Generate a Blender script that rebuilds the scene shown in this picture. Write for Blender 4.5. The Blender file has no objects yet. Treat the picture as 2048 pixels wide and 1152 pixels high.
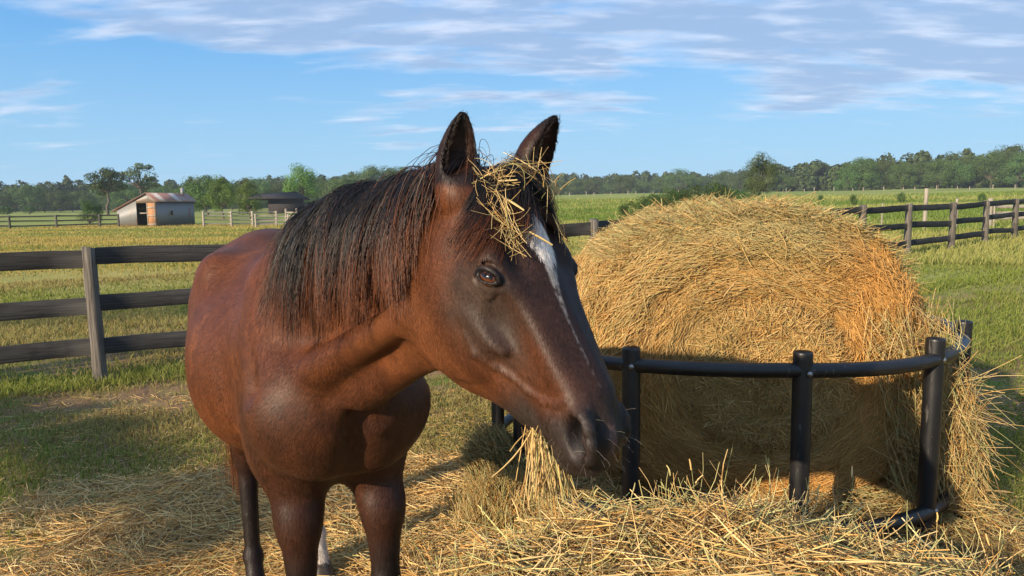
import bpy, math, random
import numpy as np
from mathutils import Vector

sc = bpy.context.scene
col = sc.collection
R = math.radians

# ------------------------------------------------------------------ camera
CAM_H, PITCH, ROLL, FPX = 1.55, 6.5, 0.75, 1480.0
cd = bpy.data.cameras.new('camera')
cam = bpy.data.objects.new('camera', cd); col.objects.link(cam)
cd.sensor_width = 36.0; cd.lens = 36.0 * FPX / 2048.0
cd.clip_start = 0.05; cd.clip_end = 3000.0
from mathutils import Matrix
cam.matrix_world = (Matrix.Translation((0, 0, CAM_H)) @ Matrix.Rotation(R(90 - PITCH), 4, 'X')
                    @ Matrix.Rotation(R(-ROLL), 4, 'Z'))
sc.camera = cam

# ------------------------------------------------------------------ sun and sky
SUN_AZ, SUN_EL = 43.0, 20.5          # sun stands behind the camera to the left
sdir = Vector((-math.sin(R(SUN_AZ)) * math.cos(R(SUN_EL)), -math.cos(R(SUN_AZ)) * math.cos(R(SUN_EL)), math.sin(R(SUN_EL))))
ld = bpy.data.lights.new('sun', 'SUN'); ld.energy = 5.0; ld.angle = R(0.5); ld.color = (1.0, 0.82, 0.60)
sun = bpy.data.objects.new('sun', ld); col.objects.link(sun)
sun.rotation_euler = sdir.to_track_quat('Z', 'Y').to_euler()
sun.location = (-20, -20, 15)

sc.view_settings.view_transform = 'Standard'
sc.view_settings.look = 'None'
sc.view_settings.exposure = 0.66
sc.view_settings.gamma = 1.0

class NT:
    """tiny node-tree writer"""
    def __init__(s, tree):
        s.t = tree; s.n = tree.nodes; s.l = tree.links
    def add(s, typ, **kw):
        nd = s.n.new(typ)
        for k, v in kw.items():
            if k.startswith('i_'):
                key = k[2:]
                key = int(key) if key.isdigit() else key
                s.put(nd.inputs[key], v)
            else:
                setattr(nd, k, v)
        return nd
    def put(s, inp, v):
        if isinstance(v, bpy.types.NodeSocket): s.l.new(v, inp)
        else: inp.default_value = v
    def math(s, op, a, b=None, c=None, clamp=False):
        nd = s.n.new('ShaderNodeMath'); nd.operation = op; nd.use_clamp = clamp
        s.put(nd.inputs[0], a)
        if b is not None: s.put(nd.inputs[1], b)
        if c is not None: s.put(nd.inputs[2], c)
        return nd.outputs[0]
    def mix(s, f, a, b, mode='MIX'):
        nd = s.n.new('ShaderNodeMix'); nd.data_type = 'RGBA'; nd.blend_type = mode
        s.put(nd.inputs[0], f)
        s.put(nd.inputs[6], a if isinstance(a, bpy.types.NodeSocket) else (*a, 1)[:4])
        s.put(nd.inputs[7], b if isinstance(b, bpy.types.NodeSocket) else (*b, 1)[:4])
        return nd.outputs[2]
    def noise(s, vec, scale, detail=4, rough=0.55, dist=0.0):
        nd = s.n.new('ShaderNodeTexNoise')
        if vec is not None: s.l.new(vec, nd.inputs['Vector'])
        nd.inputs['Scale'].default_value = scale; nd.inputs['Detail'].default_value = detail
        nd.inputs['Roughness'].default_value = rough; nd.inputs['Distortion'].default_value = dist
        return nd.outputs['Fac']
    def ramp(s, f, stops):
        nd = s.n.new('ShaderNodeValToRGB'); cr = nd.color_ramp
        while len(cr.elements) < len(stops): cr.elements.new(0.5)
        for e, (p, c) in zip(cr.elements, stops):
            e.position = p; e.color = (c, c, c, 1) if not hasattr(c, '__len__') else (*c, 1)[:4]
        s.put(nd.inputs[0], f)
        return nd.outputs[0]
    def sstep(s, v, a, b):
        nd = s.n.new('ShaderNodeMapRange'); nd.interpolation_type = 'SMOOTHSTEP'
        s.put(nd.inputs[0], v); nd.inputs[1].default_value = a; nd.inputs[2].default_value = b
        nd.inputs[3].default_value = 0; nd.inputs[4].default_value = 1
        return nd.outputs[0]
    def scale(s, vec, xyz):
        nd = s.n.new('ShaderNodeMapping'); s.l.new(vec, nd.inputs[0]); nd.inputs['Scale'].default_value = xyz
        return nd.outputs[0]

world = bpy.data.worlds.new('World'); sc.world = world; world.use_nodes = True
w = NT(world.node_tree); w.n.clear()
sky = w.add('ShaderNodeTexSky'); sky.sky_type = 'NISHITA'; sky.sun_disc = False
sky.sun_elevation = R(SUN_EL); sky.sun_rotation = math.atan2(sdir.x, sdir.y)
sky.air_density = 1.0; sky.dust_density = 0.6; sky.ozone_density = 2.6
gc = w.add('ShaderNodeTexCoord').outputs['Generated']
sep = w.add('ShaderNodeSeparateXYZ'); w.l.new(gc, sep.inputs[0])
X_, Y_, Z_ = sep.outputs
zz = w.math('ADD', w.math('MAXIMUM', Z_, 0.0), 0.14)
cx = w.math('DIVIDE', X_, zz); cy = w.math('DIVIDE', Y_, zz)
cv = w.add('ShaderNodeCombineXYZ'); w.l.new(cx, cv.inputs[0]); w.l.new(cy, cv.inputs[1])
elev = w.math('ARCSINE', Z_)
azim = w.math('ARCTAN2', X_, Y_)
# big decks of cloud: where they lie over the landscape
def band(ea, eb, soft, shift=0.0, slope=0.0, wob=0.0):
    e = w.math('ADD', elev, w.math('MULTIPLY', azim, slope))
    if wob: e = w.math('ADD', e, wob)
    lo = w.sstep(e, ea - soft, ea + soft); hi = w.sstep(e, eb - soft, eb + soft)
    return w.math('MULTIPLY', lo, w.math('SUBTRACT', 1.0, hi))
nz_vec = w.scale(cv.outputs[0], (0.8, 1.5, 1.0))
n1 = w.noise(nz_vec, 1.0, 9, 0.56, 0.25)
n2 = w.noise(w.scale(cv.outputs[0], (1.5, 3.4, 1.0)), 1.3, 8, 0.55, 0.35)
ew = w.math('MULTIPLY', w.math('SUBTRACT', n1, 0.5), 0.17)
dk1 = w.math('MULTIPLY', band(0.178, 0.275, 0.035, slope=0.06, wob=ew), w.sstep(azim, -0.72, -0.38))
dk2 = w.math('MULTIPLY', band(0.108, 0.24, 0.022, slope=0.0, wob=ew), w.sstep(azim, 0.22, 0.42))
dk3 = w.math('MULTIPLY', band(0.10, 0.135, 0.018, wob=ew), w.math('MULTIPLY', w.sstep(azim, -0.3, -0.15), w.math('SUBTRACT', 1.0, w.sstep(azim, 0.12, 0.3))))
dk4 = w.math('MULTIPLY', band(0.085, 0.125, 0.018, wob=ew), w.math('SUBTRACT', 1.0, w.sstep(azim, -0.6, -0.46)))
dk0 = w.math('MULTIPLY', w.sstep(elev, 0.32, 0.45), 0.85)  # cloud deck overhead, above the view, added for pale fill light
dk = w.math('MAXIMUM', w.math('MAXIMUM', w.math('MAXIMUM', dk1, dk0), dk2), w.math('MULTIPLY', w.math('MAXIMUM', dk3, dk4), 0.62))
cov = w.math('ADD', w.math('MULTIPLY', dk, 0.60), w.math('MULTIPLY', w.math('SUBTRACT', n2, 0.5), 1.35))
mask = w.sstep(cov, 0.10, 0.58)
n3 = w.noise(w.scale(cv.outputs[0], (2.2, 5.2, 1.0)), 1.4, 7, 0.54, 0.2)
core = w.sstep(w.math('ADD', cov, w.math('MULTIPLY', w.math('SUBTRACT', n3, 0.5), 1.7)), 0.0, 0.72)
ccol = w.mix(core, (5.6, 6.0, 6.9), (2.5, 3.4, 5.0))
hz = w.sstep(elev, 0.30, -0.02)
base_sky = w.mix(w.math('MULTIPLY', hz, 0.82), w.mix(0.7, sky.outputs[0], (0.50, 2.65, 6.1)), (2.7, 4.5, 5.8))
skc = w.mix(w.math('MULTIPLY', mask, 0.80), base_sky, ccol)
bg = w.add('ShaderNodeBackground'); w.l.new(skc, bg.inputs[0]); bg.inputs[1].default_value = 0.100
wo = w.add('ShaderNodeOutputWorld'); w.l.new(bg.outputs[0], wo.inputs[0])

# ------------------------------------------------------------------ helpers
rng = np.random.default_rng(7)
def tag(o, label=None, cat=None, group=None, kind=None):
    for k, v in (('label', label), ('category', cat), ('group', group), ('kind', kind)):
        if v: o[k] = v
    return o
def empty(name, loc=(0, 0, 0), rz=0.0):
    o = bpy.data.objects.new(name, None); col.objects.link(o)
    o.location = loc; o.rotation_euler = (0, 0, rz); o.empty_display_size = 0.2
    return o
def link(name, me, parent=None):
    o = bpy.data.objects.new(name, me); col.objects.link(o)
    if parent is not None: o.parent = parent
    return o
def npmesh(name, v, f, mat, cols=None, smooth=True, parent=None, mi=None, mats=None):
    """v (N,3), f (M,3|4) -> one mesh object"""
    me = bpy.data.meshes.new(name)
    v = np.ascontiguousarray(v, dtype=np.float32); f = np.ascontiguousarray(f, dtype=np.int32)
    k = f.shape[1]
    me.vertices.add(len(v)); me.vertices.foreach_set('co', v.ravel())
    me.loops.add(f.size); me.loops.foreach_set('vertex_index', f.ravel())
    me.polygons.add(len(f)); me.polygons.foreach_set('loop_start', np.arange(0, f.size, k, dtype=np.int32))
    me.polygons.foreach_set('loop_total', np.full(len(f), k, dtype=np.int32))
    if smooth: me.polygons.foreach_set('use_smooth', np.ones(len(f), dtype=bool))
    for m in (mats or [mat]): me.materials.append(m)
    if mi is not None: me.polygons.foreach_set('material_index', np.asarray(mi, dtype=np.int32))
    me.update(calc_edges=True)
    if cols is not None:
        a = me.color_attributes.new('tint', 'FLOAT_COLOR', 'POINT')
        c = np.ones((len(v), 4), dtype=np.float32); c[:, :3] = cols
        a.data.foreach_set('color', c.ravel())
    return link(name, me, parent)
def unit(a):
    return a / np.maximum(np.linalg.norm(a, axis=-1, keepdims=True), 1e-9)
def strands(P, W, sides=3, cols=None, flat=None):
    """P (N,K,3) polylines, W (N,K) half widths -> verts, quads, cols. sides=1 : flat ribbon"""
    N, K, _ = P.shape
    T = np.empty_like(P); T[:, 1:-1] = P[:, 2:] - P[:, :-2]; T[:, 0] = P[:, 1] - P[:, 0]; T[:, -1] = P[:, -1] - P[:, -2]
    T = unit(T)
    ref = flat if flat is not None else unit(rng.normal(size=(N, 1, 3)) + 1e-3) * np.ones((1, K, 1))
    S = unit(np.cross(T, ref)); B = np.cross(T, S)
    if sides == 1:
        V = np.stack([P - S * W[..., None], P + S * W[..., None]], axis=2); m = 2
    else:
        ang = np.arange(sides) * 2 * np.pi / sides; m = sides
        V = np.stack([P + (S * math.cos(a) + B * math.sin(a)) * W[..., None] for a in ang], axis=2)
    idx = np.arange(N * K * m, dtype=np.int64).reshape(N, K, m)
    qs = []
    for j in range(m if m > 2 else 1):
        j2 = (j + 1) % m
        qs.append(np.stack([idx[:, :-1, j], idx[:, :-1, j2], idx[:, 1:, j2], idx[:, 1:, j]], axis=-1).reshape(-1, 4))
    C = None
    if cols is not None:
        C = np.repeat(cols if cols.ndim == 3 else np.repeat(cols[:, None], K, 1), m, axis=1).reshape(N, K, m, 3).reshape(-1, 3) if False else \
            np.broadcast_to((cols if cols.ndim == 3 else cols[:, None, :] * np.ones((1, K, 1)))[:, :, None, :], (N, K, m, 3)).reshape(-1, 3)
    return V.reshape(-1, 3), np.concatenate(qs), C
def vnoise(x, y, seed=0, z=None):
    """cheap smooth value noise, vectorised"""
    def h(i, j, k):
        n = (i * 374761393 + j * 668265263 + k * 2147483647 + seed * 974711) & 0xffffffff
        n = ((n ^ (n >> 13)) * 1274126177) & 0xffffffff
        return ((n ^ (n >> 16)) & 0xffff) / 65535.0
    x = np.asarray(x, float); y = np.asarray(y, float); z = np.zeros_like(x) if z is None else np.asarray(z, float)
    xi = np.floor(x).astype(np.int64); yi = np.floor(y).astype(np.int64); zi = np.floor(z).astype(np.int64)
    fx = x - xi; fy = y - yi; fz = z - zi
    fx = fx * fx * (3 - 2 * fx); fy = fy * fy * (3 - 2 * fy); fz = fz * fz * (3 - 2 * fz)
    def l2(k):
        return (h(xi, yi, k) * (1 - fx) + h(xi + 1, yi, k) * fx) * (1 - fy) + (h(xi, yi + 1, k) * (1 - fx) + h(xi + 1, yi + 1, k) * fx) * fy
    return l2(zi) * (1 - fz) + l2(zi + 1) * fz
def sst(v, a, b):
    t = np.clip((v - a) / (b - a), 0, 1); return t * t * (3 - 2 * t)
def joinv(parts):
    vs, fs, cs, n = [], [], [], 0
    for p in parts:
        vs.append(p[0]); fs.append(p[1] + n); n += len(p[0])
        if len(p) > 2 and p[2] is not None: cs.append(p[2])
    return np.concatenate(vs), np.concatenate(fs), (np.concatenate(cs) if cs else None)
def box(c, s, rot=None, bev=0.0):
    """box verts + quads; rot = 3x3 matrix (rows local axes)"""
    x, y, z = s[0] / 2, s[1] / 2, s[2] / 2
    v = np.array([[-x, -y, -z], [x, -y, -z], [x, y, -z], [-x, y, -z], [-x, -y, z], [x, -y, z], [x, y, z], [-x, y, z]], float)
    if rot is not None: v = v @ np.asarray(rot)
    f = np.array([[0, 3, 2, 1], [4, 5, 6, 7], [0, 1, 5, 4], [1, 2, 6, 5], [2, 3, 7, 6], [3, 0, 4, 7]])
    return v + np.asarray(c), f

# ------------------------------------------------------------------ terrain
def ground_z(x, y):
    x = np.asarray(x, float); y = np.asarray(y, float)
    D = np.hypot(x, y); az = np.arctan2(x, np.maximum(y, 1e-3) if np.ndim(y) == 0 else np.where(y > 1e-3, y, 1e-3))
    zr = np.interp(D, [0, 5, 9, 20, 40, 60, 120, 200, 350, 900], [0, 0, .10, .24, .48, .80, 2.0, 3.7, 4.9, 9.0])
    zl = np.interp(D, [0, 30, 65, 90, 125, 200, 400, 900], [0, 0, -.1, .1, .42, .42, 1.5, 5.0])
    g = sst(az, -0.32, 0.02)
    z = zl * (1 - g) + zr * g
    n = (vnoise(x * .35, y * .35, 3) - .5) * .05 * sst(D, 3.5, 8) + (vnoise(x * .06, y * .06, 4) - .5) * .35 * sst(D, 15, 60)
    n2 = (vnoise(x * 1.9, y * 1.9, 5) - .5) * .025
    return z + n + n2
def gz(x, y): return float(ground_z(np.array([x]), np.array([y]))[0])

# ------------------------------------------------------------------ materials
def newmat(name):
    m = bpy.data.materials.new(name); m.use_nodes = True
    t = NT(m.node_tree); t.n.clear()
    t.out = t.add('ShaderNodeOutputMaterial'); return m, t
def principled(t, color, rough=0.6, spec=0.5, **kw):
    p = t.add('ShaderNodeBsdfPrincipled')
    t.put(p.inputs['Base Color'], color if isinstance(color, bpy.types.NodeSocket) else (*color, 1)[:4])
    t.put(p.inputs['Roughness'], rough); t.put(p.inputs['Specular IOR Level'], spec)
    for k, v in kw.items(): t.put(p.inputs[k.replace('_', ' ')], v)
    t.l.new(p.outputs[0], t.out.inputs[0]); return p
def bump(t, p, h, strength=0.3, dist=0.01):
    b = t.add('ShaderNodeBump'); b.inputs['Strength'].default_value = strength; b.inputs['Distance'].default_value = dist
    t.l.new(h, b.inputs['Height']); t.l.new(b.outputs[0], p.inputs['Normal']); return b
def leafmat(name, trans=0.35, rough=0.55, spec=0.25, tcol=(1.0, 1.0, 0.6), vary=0.0):
    m, t = newmat(name)
    a = t.add('ShaderNodeAttribute', attribute_name='tint').outputs['Color']
    if vary:
        oi = t.add('ShaderNodeObjectInfo').outputs['Random']
        hs = t.add('ShaderNodeHueSaturation'); t.l.new(a, hs.inputs['Color'])
        t.l.new(t.math('ADD', t.math('MULTIPLY', oi, 0.05), 0.478), hs.inputs['Hue'])
        t.l.new(t.math('ADD', t.math('MULTIPLY', oi, vary), 1 - vary / 2), hs.inputs['Value'])
        a = hs.outputs[0]
    p = t.add('ShaderNodeBsdfPrincipled'); t.l.new(a, p.inputs['Base Color'])
    p.inputs['Roughness'].default_value = rough; p.inputs['Specular IOR Level'].default_value = spec
    tr = t.add('ShaderNodeBsdfTranslucent'); t.l.new(t.mix(1.0, a, tcol, 'MULTIPLY'), tr.inputs[0])
    mx = t.add('ShaderNodeMixShader'); mx.inputs[0].default_value = trans
    t.l.new(p.outputs[0], mx.inputs[1]); t.l.new(tr.outputs[0], mx.inputs[2]); t.l.new(mx.outputs[0], t.out.inputs[0])
    return m
M_grass = leafmat('grass_blade', 0.45, 0.5, 0.3)
M_hay = leafmat('hay_stalk', 0.18, 0.5, 0.3, (1.0, .9, .6))
M_leaf = leafmat('tree_leaf', 0.14, 0.6, 0.15, (1.0, 1.0, .5), vary=0.6)
# ------------------------------------------------------------------ horse: one continuous body grown from a distance field
F0 = np.array([-.50, 2.00, 0.0]); bf = np.array([.447, -.894, 0.0]); br = np.array([-.894, -.447, 0.0]); UP = np.array([0, 0, 1.0])
def B(q, lat, z): return F0 - bf * q + br * lat + UP * z          # q behind the forefeet, lat to the horse's right
HP = np.array([-.0225, 1.4026, 1.608])                             # poll
hh_ = np.array([.7255, -.6882, 0.0]); ha = unit(.5645 * hh_ - .8254 * UP); hn = unit(.8254 * hh_ + .5645 * UP); hl = np.array([-.6882, -.7255, 0.0])
def H(s, t, u): return HP + ha * s + hn * t + hl * u               # along the face, dorsal, to the horse's right
def smin(a, b, k):
    h = np.maximum(k - np.abs(a - b), 0) / k
    return np.minimum(a, b) - h * h * k * .25
def smax(a, b, k): return -smin(-a, -b, k)
def frame(p, c, A):
    d = [p[i] - c[i] for i in range(3)]
    return [d[0] * A[j][0] + d[1] * A[j][1] + d[2] * A[j][2] for j in range(3)]
def ell(c, r, A=(( 1, 0, 0), (0, 1, 0), (0, 0, 1))):
    c = np.asarray(c, float); A = np.asarray(A, float)
    def fn(p):
        l = frame(p, c, A)
        k0 = np.sqrt(sum((l[i] / r[i]) ** 2 for i in range(3))); k1 = np.sqrt(sum((l[i] / r[i] ** 2) ** 2 for i in range(3)))
        return k0 * (k0 - 1) / np.maximum(k1, 1e-6)
    return fn, c - max(r), c + max(r)
def cap(a, b, ra, rb, ax=None, s=1.0):
    a = np.asarray(a, float); b = np.asarray(b, float); ba = b - a; bb = float(ba @ ba)
    def fn(p):
        d = [p[i] - a[i] for i in range(3)]
        h = np.clip((d[0] * ba[0] + d[1] * ba[1] + d[2] * ba[2]) / bb, 0, 1)
        v = [d[i] - ba[i] * h for i in range(3)]
        r = ra + (rb - ra) * h
        if ax is not None:
            m = v[0] * ax[0] + v[1] * ax[1] + v[2] * ax[2]; m = m * (1 / s - 1)
            v = [v[i] + ax[i] * m for i in range(3)]
            return (np.sqrt(v[0] ** 2 + v[1] ** 2 + v[2] ** 2) - r) * (s * .4 + .6)
        return np.sqrt(v[0] ** 2 + v[1] ** 2 + v[2] ** 2) - r
    m = max(ra, rb) * max(1, s)
    return fn, np.minimum(a, b) - m, np.maximum(a, b) + m
def catmull(xs, ys, n=400):
    xs = np.asarray(xs, float); ys = np.asarray(ys, float); X = np.linspace(xs[0], xs[-1], n)
    m = np.gradient(ys, xs); i = np.clip(np.searchsorted(xs, X) - 1, 0, len(xs) - 2); h = xs[i + 1] - xs[i]; t = (X - xs[i]) / h
    return X, (2*t**3-3*t**2+1)*ys[i] + (t**3-2*t**2+t)*h*m[i] + (-2*t**3+3*t**2)*ys[i+1] + (t**3-t**2)*h*m[i+1]
def loft(org, A, ss, top, bot, wid, p_=2.2, taper=None, utop=None):
    A = np.asarray(A); org = np.asarray(org, float)
    X, T = catmull(ss, top); _, Bo = catmull(ss, bot); _, Wd = catmull(ss, wid)
    tp = catmull(ss, taper)[1] if taper is not None else None
    ut = catmull(ss, utop)[1] if utop is not None else None
    s0, s1 = ss[0], ss[-1]
    def fn(p):
        l = frame(p, org, A); sC = np.clip(l[0], s0, s1)
        t1 = np.interp(sC, X, T); b1 = np.interp(sC, X, Bo); wd = np.interp(sC, X, Wd)
        tc = (t1 + b1) / 2; hv = (t1 - b1) / 2; y = (l[1] - tc) / hv
        if tp is not None: wd = wd * (1 - np.interp(sC, X, tp) * np.clip(-y, 0, 1.1))
        if ut is not None: wd = wd * (1 - np.interp(sC, X, ut) * np.clip(y, 0, 1.1) ** 1.5)
        k = (np.abs(y) ** p_ + np.abs(l[2] / wd) ** p_) ** (1 / p_)
        d = (k - 1) * np.minimum(hv, wd) * .92
        e = np.maximum(np.maximum(s0 - l[0], l[0] - s1), 0)
        return np.where(e > 0, np.sqrt(np.maximum(d, 0) ** 2 + e ** 2), np.minimum(d, 1)) if True else d
    pts = []
    for s in (s0, s1):
        for t in (max(top), min(bot)):
            for u in (-max(wid), max(wid)): pts.append(org + A[0] * s + A[1] * t + A[2] * u)
    pts = np.array(pts); return fn, pts.min(0), pts.max(0)

BA = np.array([-bf, UP, br]); HA = np.array([ha, hn, hl])
OPS = []   # (kind, prim, k)
def add(pr, k=.03): OPS.append(('u', pr, k))
def sub(pr, k=.01): OPS.append(('s', pr, k))
# trunk
q = [-.25, -.17, -.05, .12, .3, .5, .7, .88, 1.03, 1.15, 1.22]
add(loft(F0, BA, q, [1.16, 1.27, 1.37, 1.455, 1.445, 1.41, 1.415, 1.46, 1.455, 1.37, 1.22],
         [.98, .88, .83, .80, .765, .735, .755, .83, .92, 1.0, 1.05],
         [.10, .155, .195, .225, .255, .285, .296, .290, .266, .22, .13], 2.15, utop=[.2, .3, .35, .45, .4, .22, .18, .2, .2, .2, .2]), .05)
# neck
nlat = unit(np.array([-.77, -.62, -.05]))
NC = [B(.18, 0, 1.235), B(-.04, .0, 1.275), np.array([-.325, 1.79, 1.355]), np.array([-.165, 1.585, 1.425]), np.array([-.065, 1.465, 1.475])]
NR = [.212, .225, .198, .148, .108]
for i in range(4): add(cap(NC[i], NC[i + 1], NR[i], NR[i + 1], nlat, (.62, .56, .50, .52)[i]), .06)
# throat strap and windpipe muscle, shoulders, breast
add(cap(np.array([-.125, 1.50, 1.285]), B(-.20, .02, 1.06), .038, .058), .05)
add(cap(np.array([-.16, 1.50, 1.34]) + nlat * .05, B(-.12, .12, 1.10), .030, .055), .05)
add(ell(B(-.155, .08, 1.00), (.080, .085, .13), BA[[0, 2, 1]]), .08)
add(ell(B(-.150, -.08, 1.00), (.078, .085, .13), BA[[0, 2, 1]]), .08)
for sgn in (1, -1):
    add(cap(B(.10, .125 * sgn, 1.33), B(-.11, .146 * sgn, 1.04), .055, .060), .13)       # shoulder blade
    add(cap(B(-.075, .125 * sgn, .99), B(.08, .110 * sgn, .88), .070, .078), .12)          # upper arm
    add(ell(B(.14, .135 * sgn, .95), (.15, .070, .12), BA[[0, 2, 1]]), .09)               # triceps
    add(ell(B(.93, .17 * sgn, 1.10), (.25, .125, .27), BA[[0, 2, 1]]), .08)              # thigh
    add(ell(B(.74, .215 * sgn, 1.31), (.06, .045, .06), BA[[0, 2, 1]]), .14)            # point of hip
    add(ell(B(.60, .16 * sgn, 1.00), (.30, .165, .23), BA[[0, 2, 1]]), .12)               # belly side
# legs: foot positions (q, lat)
def foreleg(q0, l0):
    e, k, f_, h_ = B(.05, l0 * .98, .84), B(q0 + .0, l0, .47), B(q0 + .005, l0, .16), B(q0 - .06, l0, .05)
    add(cap(e, B(q0 + .01, l0, .68), .076, .057), .09); add(cap(B(q0 + .01, l0, .70), k, .058, .036), .04)
    add(ell(k, (.038, .038, .052)), .025); add(cap(k, f_, .033, .025), .02)
    add(ell(f_, (.035, .033, .035)), .02); add(cap(f_, h_, .028, .036), .02)
def hindleg(q0, l0):
    st, hk, f_, h_ = B(.80, l0 * 1.25, .93), B(q0 + .07, l0, .56), B(q0 + .02, l0, .17), B(q0 - .05, l0, .05)
    add(cap(B(.90, l0 * 1.15, 1.0), B(.93, l0 * 1.08, .78), .15, .105, br, .7), .07)
    add(cap(st, B(q0 + .0, l0 * 1.05, .74), .115, .085), .06); add(cap(B(q0 - .02, l0 * 1.05, .80), hk, .095, .044), .05)
    add(ell(hk + bf * .012, (.042, .042, .058)), .025); add(cap(hk - bf * .035 + UP * .035, hk - bf * .02 - UP * .08, .018, .020), .02)
    add(cap(hk, f_, .038, .029), .02); add(ell(f_, (.038, .036, .038)), .02); add(cap(f_, h_, .031, .040), .02)
FEET = [(0.0, .105, 0), (-.02, -.128, 0), (.95, .125, 1), (1.03, -.14, 1)]
foreleg(*FEET[0][:2]); foreleg(*FEET[1][:2]); hindleg(*FEET[2][:2]); hindleg(*FEET[3][:2])
sub(cap(B(-.275, 0, 1.10), B(-.215, 0, .88), .010, .012), .06)                             # groove between the breast muscles
for sgn in (1, -1):
    sub(cap(B(.03, .262 * sgn, 1.32), B(-.10, .225 * sgn, 1.10), .014, .014), .06)       # front edge of the shoulder
    sub(cap(B(.27, .300 * sgn, 1.25), B(.25, .285 * sgn, .98), .020, .018), .07)         # behind the elbow
NBODY = len(OPS)
EC = []
def sdf_pts_raw(P, n0):
    p = [np.array([P[0]]), np.array([P[1]]), np.array([P[2]])]; d = np.full(1, .5)
    for kind, pr, k in OPS[n0:]:
        v = pr[0](p); d = smin(d, v, k) if kind == 'u' else smax(d, -v, k)
    return float(d[0])
# head
hs_ = [-.05, 0, .06, .12, .18, .24, .30, .36, .42, .47, .51, .54, .565]
add(loft(HP, HA, hs_,
         [-.045, -.005, .012, .018, .014, .004, -.003, -.007, -.009, -.014, -.030, -.056, -.088],
         [-.13, -.22, -.280, -.320, -.343, -.340, -.308, -.258, -.212, -.178, -.154, -.140, -.115],
         [.048, .068, .090, .102, .105, .098, .086, .070, .058, .051, .047, .039, .026], 2.35,
         taper=[.2, .25, .28, .30, .30, .30, .28, .2, .15, .1, .05, .05, .05],
         utop=[.2, .25, .25, .22, .24, .34, .42, .44, .40, .3, .2, .1, .1]), .05)
for sg in (1, -1):
    add(ell(H(.160, -.195, .064 * sg), (.130, .115, .034), HA), .06)                    # cheek muscle
    add(cap(H(.10, -.030, .084 * sg), H(.180, -.030, .092 * sg), .018, .017), .04)       # brow
    add(ell(H(.190, -.075, .087 * sg), (.052, .044, .024), HA), .035)                    # orbit
    add(cap(H(.225, -.125, .098 * sg), H(.310, -.108, .086 * sg), .010, .007), .03)      # facial crest
    add(cap(H(.24, -.038, .068 * sg), H(.44, -.045, .040 * sg), .011, .010), .06)        # nasal muscle
    sub(ell(H(.100, -.026, .118 * sg), (.028, .018, .016), HA), .03)                     # hollow above the eye
    sub(ell(H(.290, -.060, .104 * sg), (.045, .016, .010), HA), .045)
    sub(cap(H(.335, -.135, .096 * sg), H(.43, -.120, .082 * sg), .016, .012), .04)
    # eye opening and lids: long axis runs forward and down, the eye looks out and a little forward
    en = unit(hl * sg * .90 + hn * .36 - ha * .04)
    E0 = unit(ha * .74 + hn * .62); E0 = unit(E0 - en * (E0 @ en)); E1 = np.cross(en, E0)
    if E1 @ hn < 0: E1 = -E1
    if E1 @ UP < 0: E1 = -E1
    EA = np.array([E0, E1, en]); ec = H(.200, -.082, .0)
    for _ in range(40):
        pr_ = OPS; dd = 0.0
        d_s = sdf_pts_raw(ec, NBODY)
        if d_s > -.0005: break
        ec = ec - en * d_s * .7 if d_s < 0 else ec
    EC.append((ec, EA, en))
    sub(ell(ec + en * .004, (.0215, .0115, .022), EA), .005)
    for upn, hgt in ((1, .0125), (-1, .0115)):
        pts = [ec + E0 * (.0225 * math.cos(a)) + E1 * (upn * hgt * math.sin(a)) + en * (.0035 + (.0030 if upn > 0 else 0) * math.sin(a) - .009 * math.cos(a) ** 2) for a in np.linspace(0, np.pi, 8)]
        rr = .0040 if upn > 0 else .0026
        for a_, b_ in zip(pts[:-1], pts[1:]): add(cap(a_, b_, rr, rr), .006)
    for (rx, ry, rad, a0) in ((.031, .0225, .0028, .25), (.029, -.0195, .0018, .5), (.026, -.027, .0016, .8)):
        pts = [ec + E0 * (rx * math.cos(a)) + E1 * (ry * math.sin(a)) + en * (.001 - .012 * math.cos(a) ** 2) for a in np.linspace(a0, np.pi - a0, 7)]
        for a_, b_ in zip(pts[:-1], pts[1:]): sub(cap(a_, b_, rad, rad), .007)
    # nostril
    nf = 1.0 if sg > 0 else .72; nc = H(.500, -.060, (.052 if sg > 0 else .040) * sg)
    NA = np.array([unit(ha * .90 - hn * .40), unit(hn * .85 + ha * .35 + hl * .30 * sg), hl * sg]); NA[2] = unit(np.cross(NA[0], NA[1])) ; NA[2] *= np.sign(NA[2] @ (hl * sg))
    add(ell(nc + hl * sg * -.004, (.050 * nf, .038 * nf, .015), NA), .024)
    ring = [nc + NA[0] * (.044 * nf * math.cos(a)) + NA[1] * (.032 * nf * math.sin(a)) + hl * sg * .004 for a in np.linspace(0, 2 * np.pi, 11)]
    for i, (a_, b_) in enumerate(zip(ring[:-1], ring[1:])):
        add(cap(a_, b_, .0070, .0070), .010)
    sub(ell(nc + hl * sg * .012, (.038 * nf, .0250 * nf, .020), NA), .007)
    sub(ell(nc + hl * sg * .000 - NA[0] * .003 + NA[1] * .002, (.030, .0200, .027), NA), .005)
    add(ell(nc + hl * sg * .004 + NA[1] * .021 + NA[0] * .002, (.018, .0045, .008), NA), .006)   # alar fold
    # mouth line
    mp = [H(.415, -.140, .068 * sg), H(.455, -.130, .066 * sg), H(.50, -.124, .063 * sg), H(.535, -.118, .054 * sg), H(.570, -.108, .026 * sg)]
    for a_, b_ in zip(mp[:-1], mp[1:]): sub(cap(a_, b_, .0045, .0045), .010)
    add(cap(H(.45, -.100, .042 * sg), H(.51, -.100, .034 * sg), .021, .020), .025)       # upper lip side
add(ell(H(.520, -.138, 0), (.034, .024, .034), HA), .025)      # chin
add(ell(H(.518, -.082, 0), (.026, .040, .036), HA), .025)      # upper lip
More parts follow.
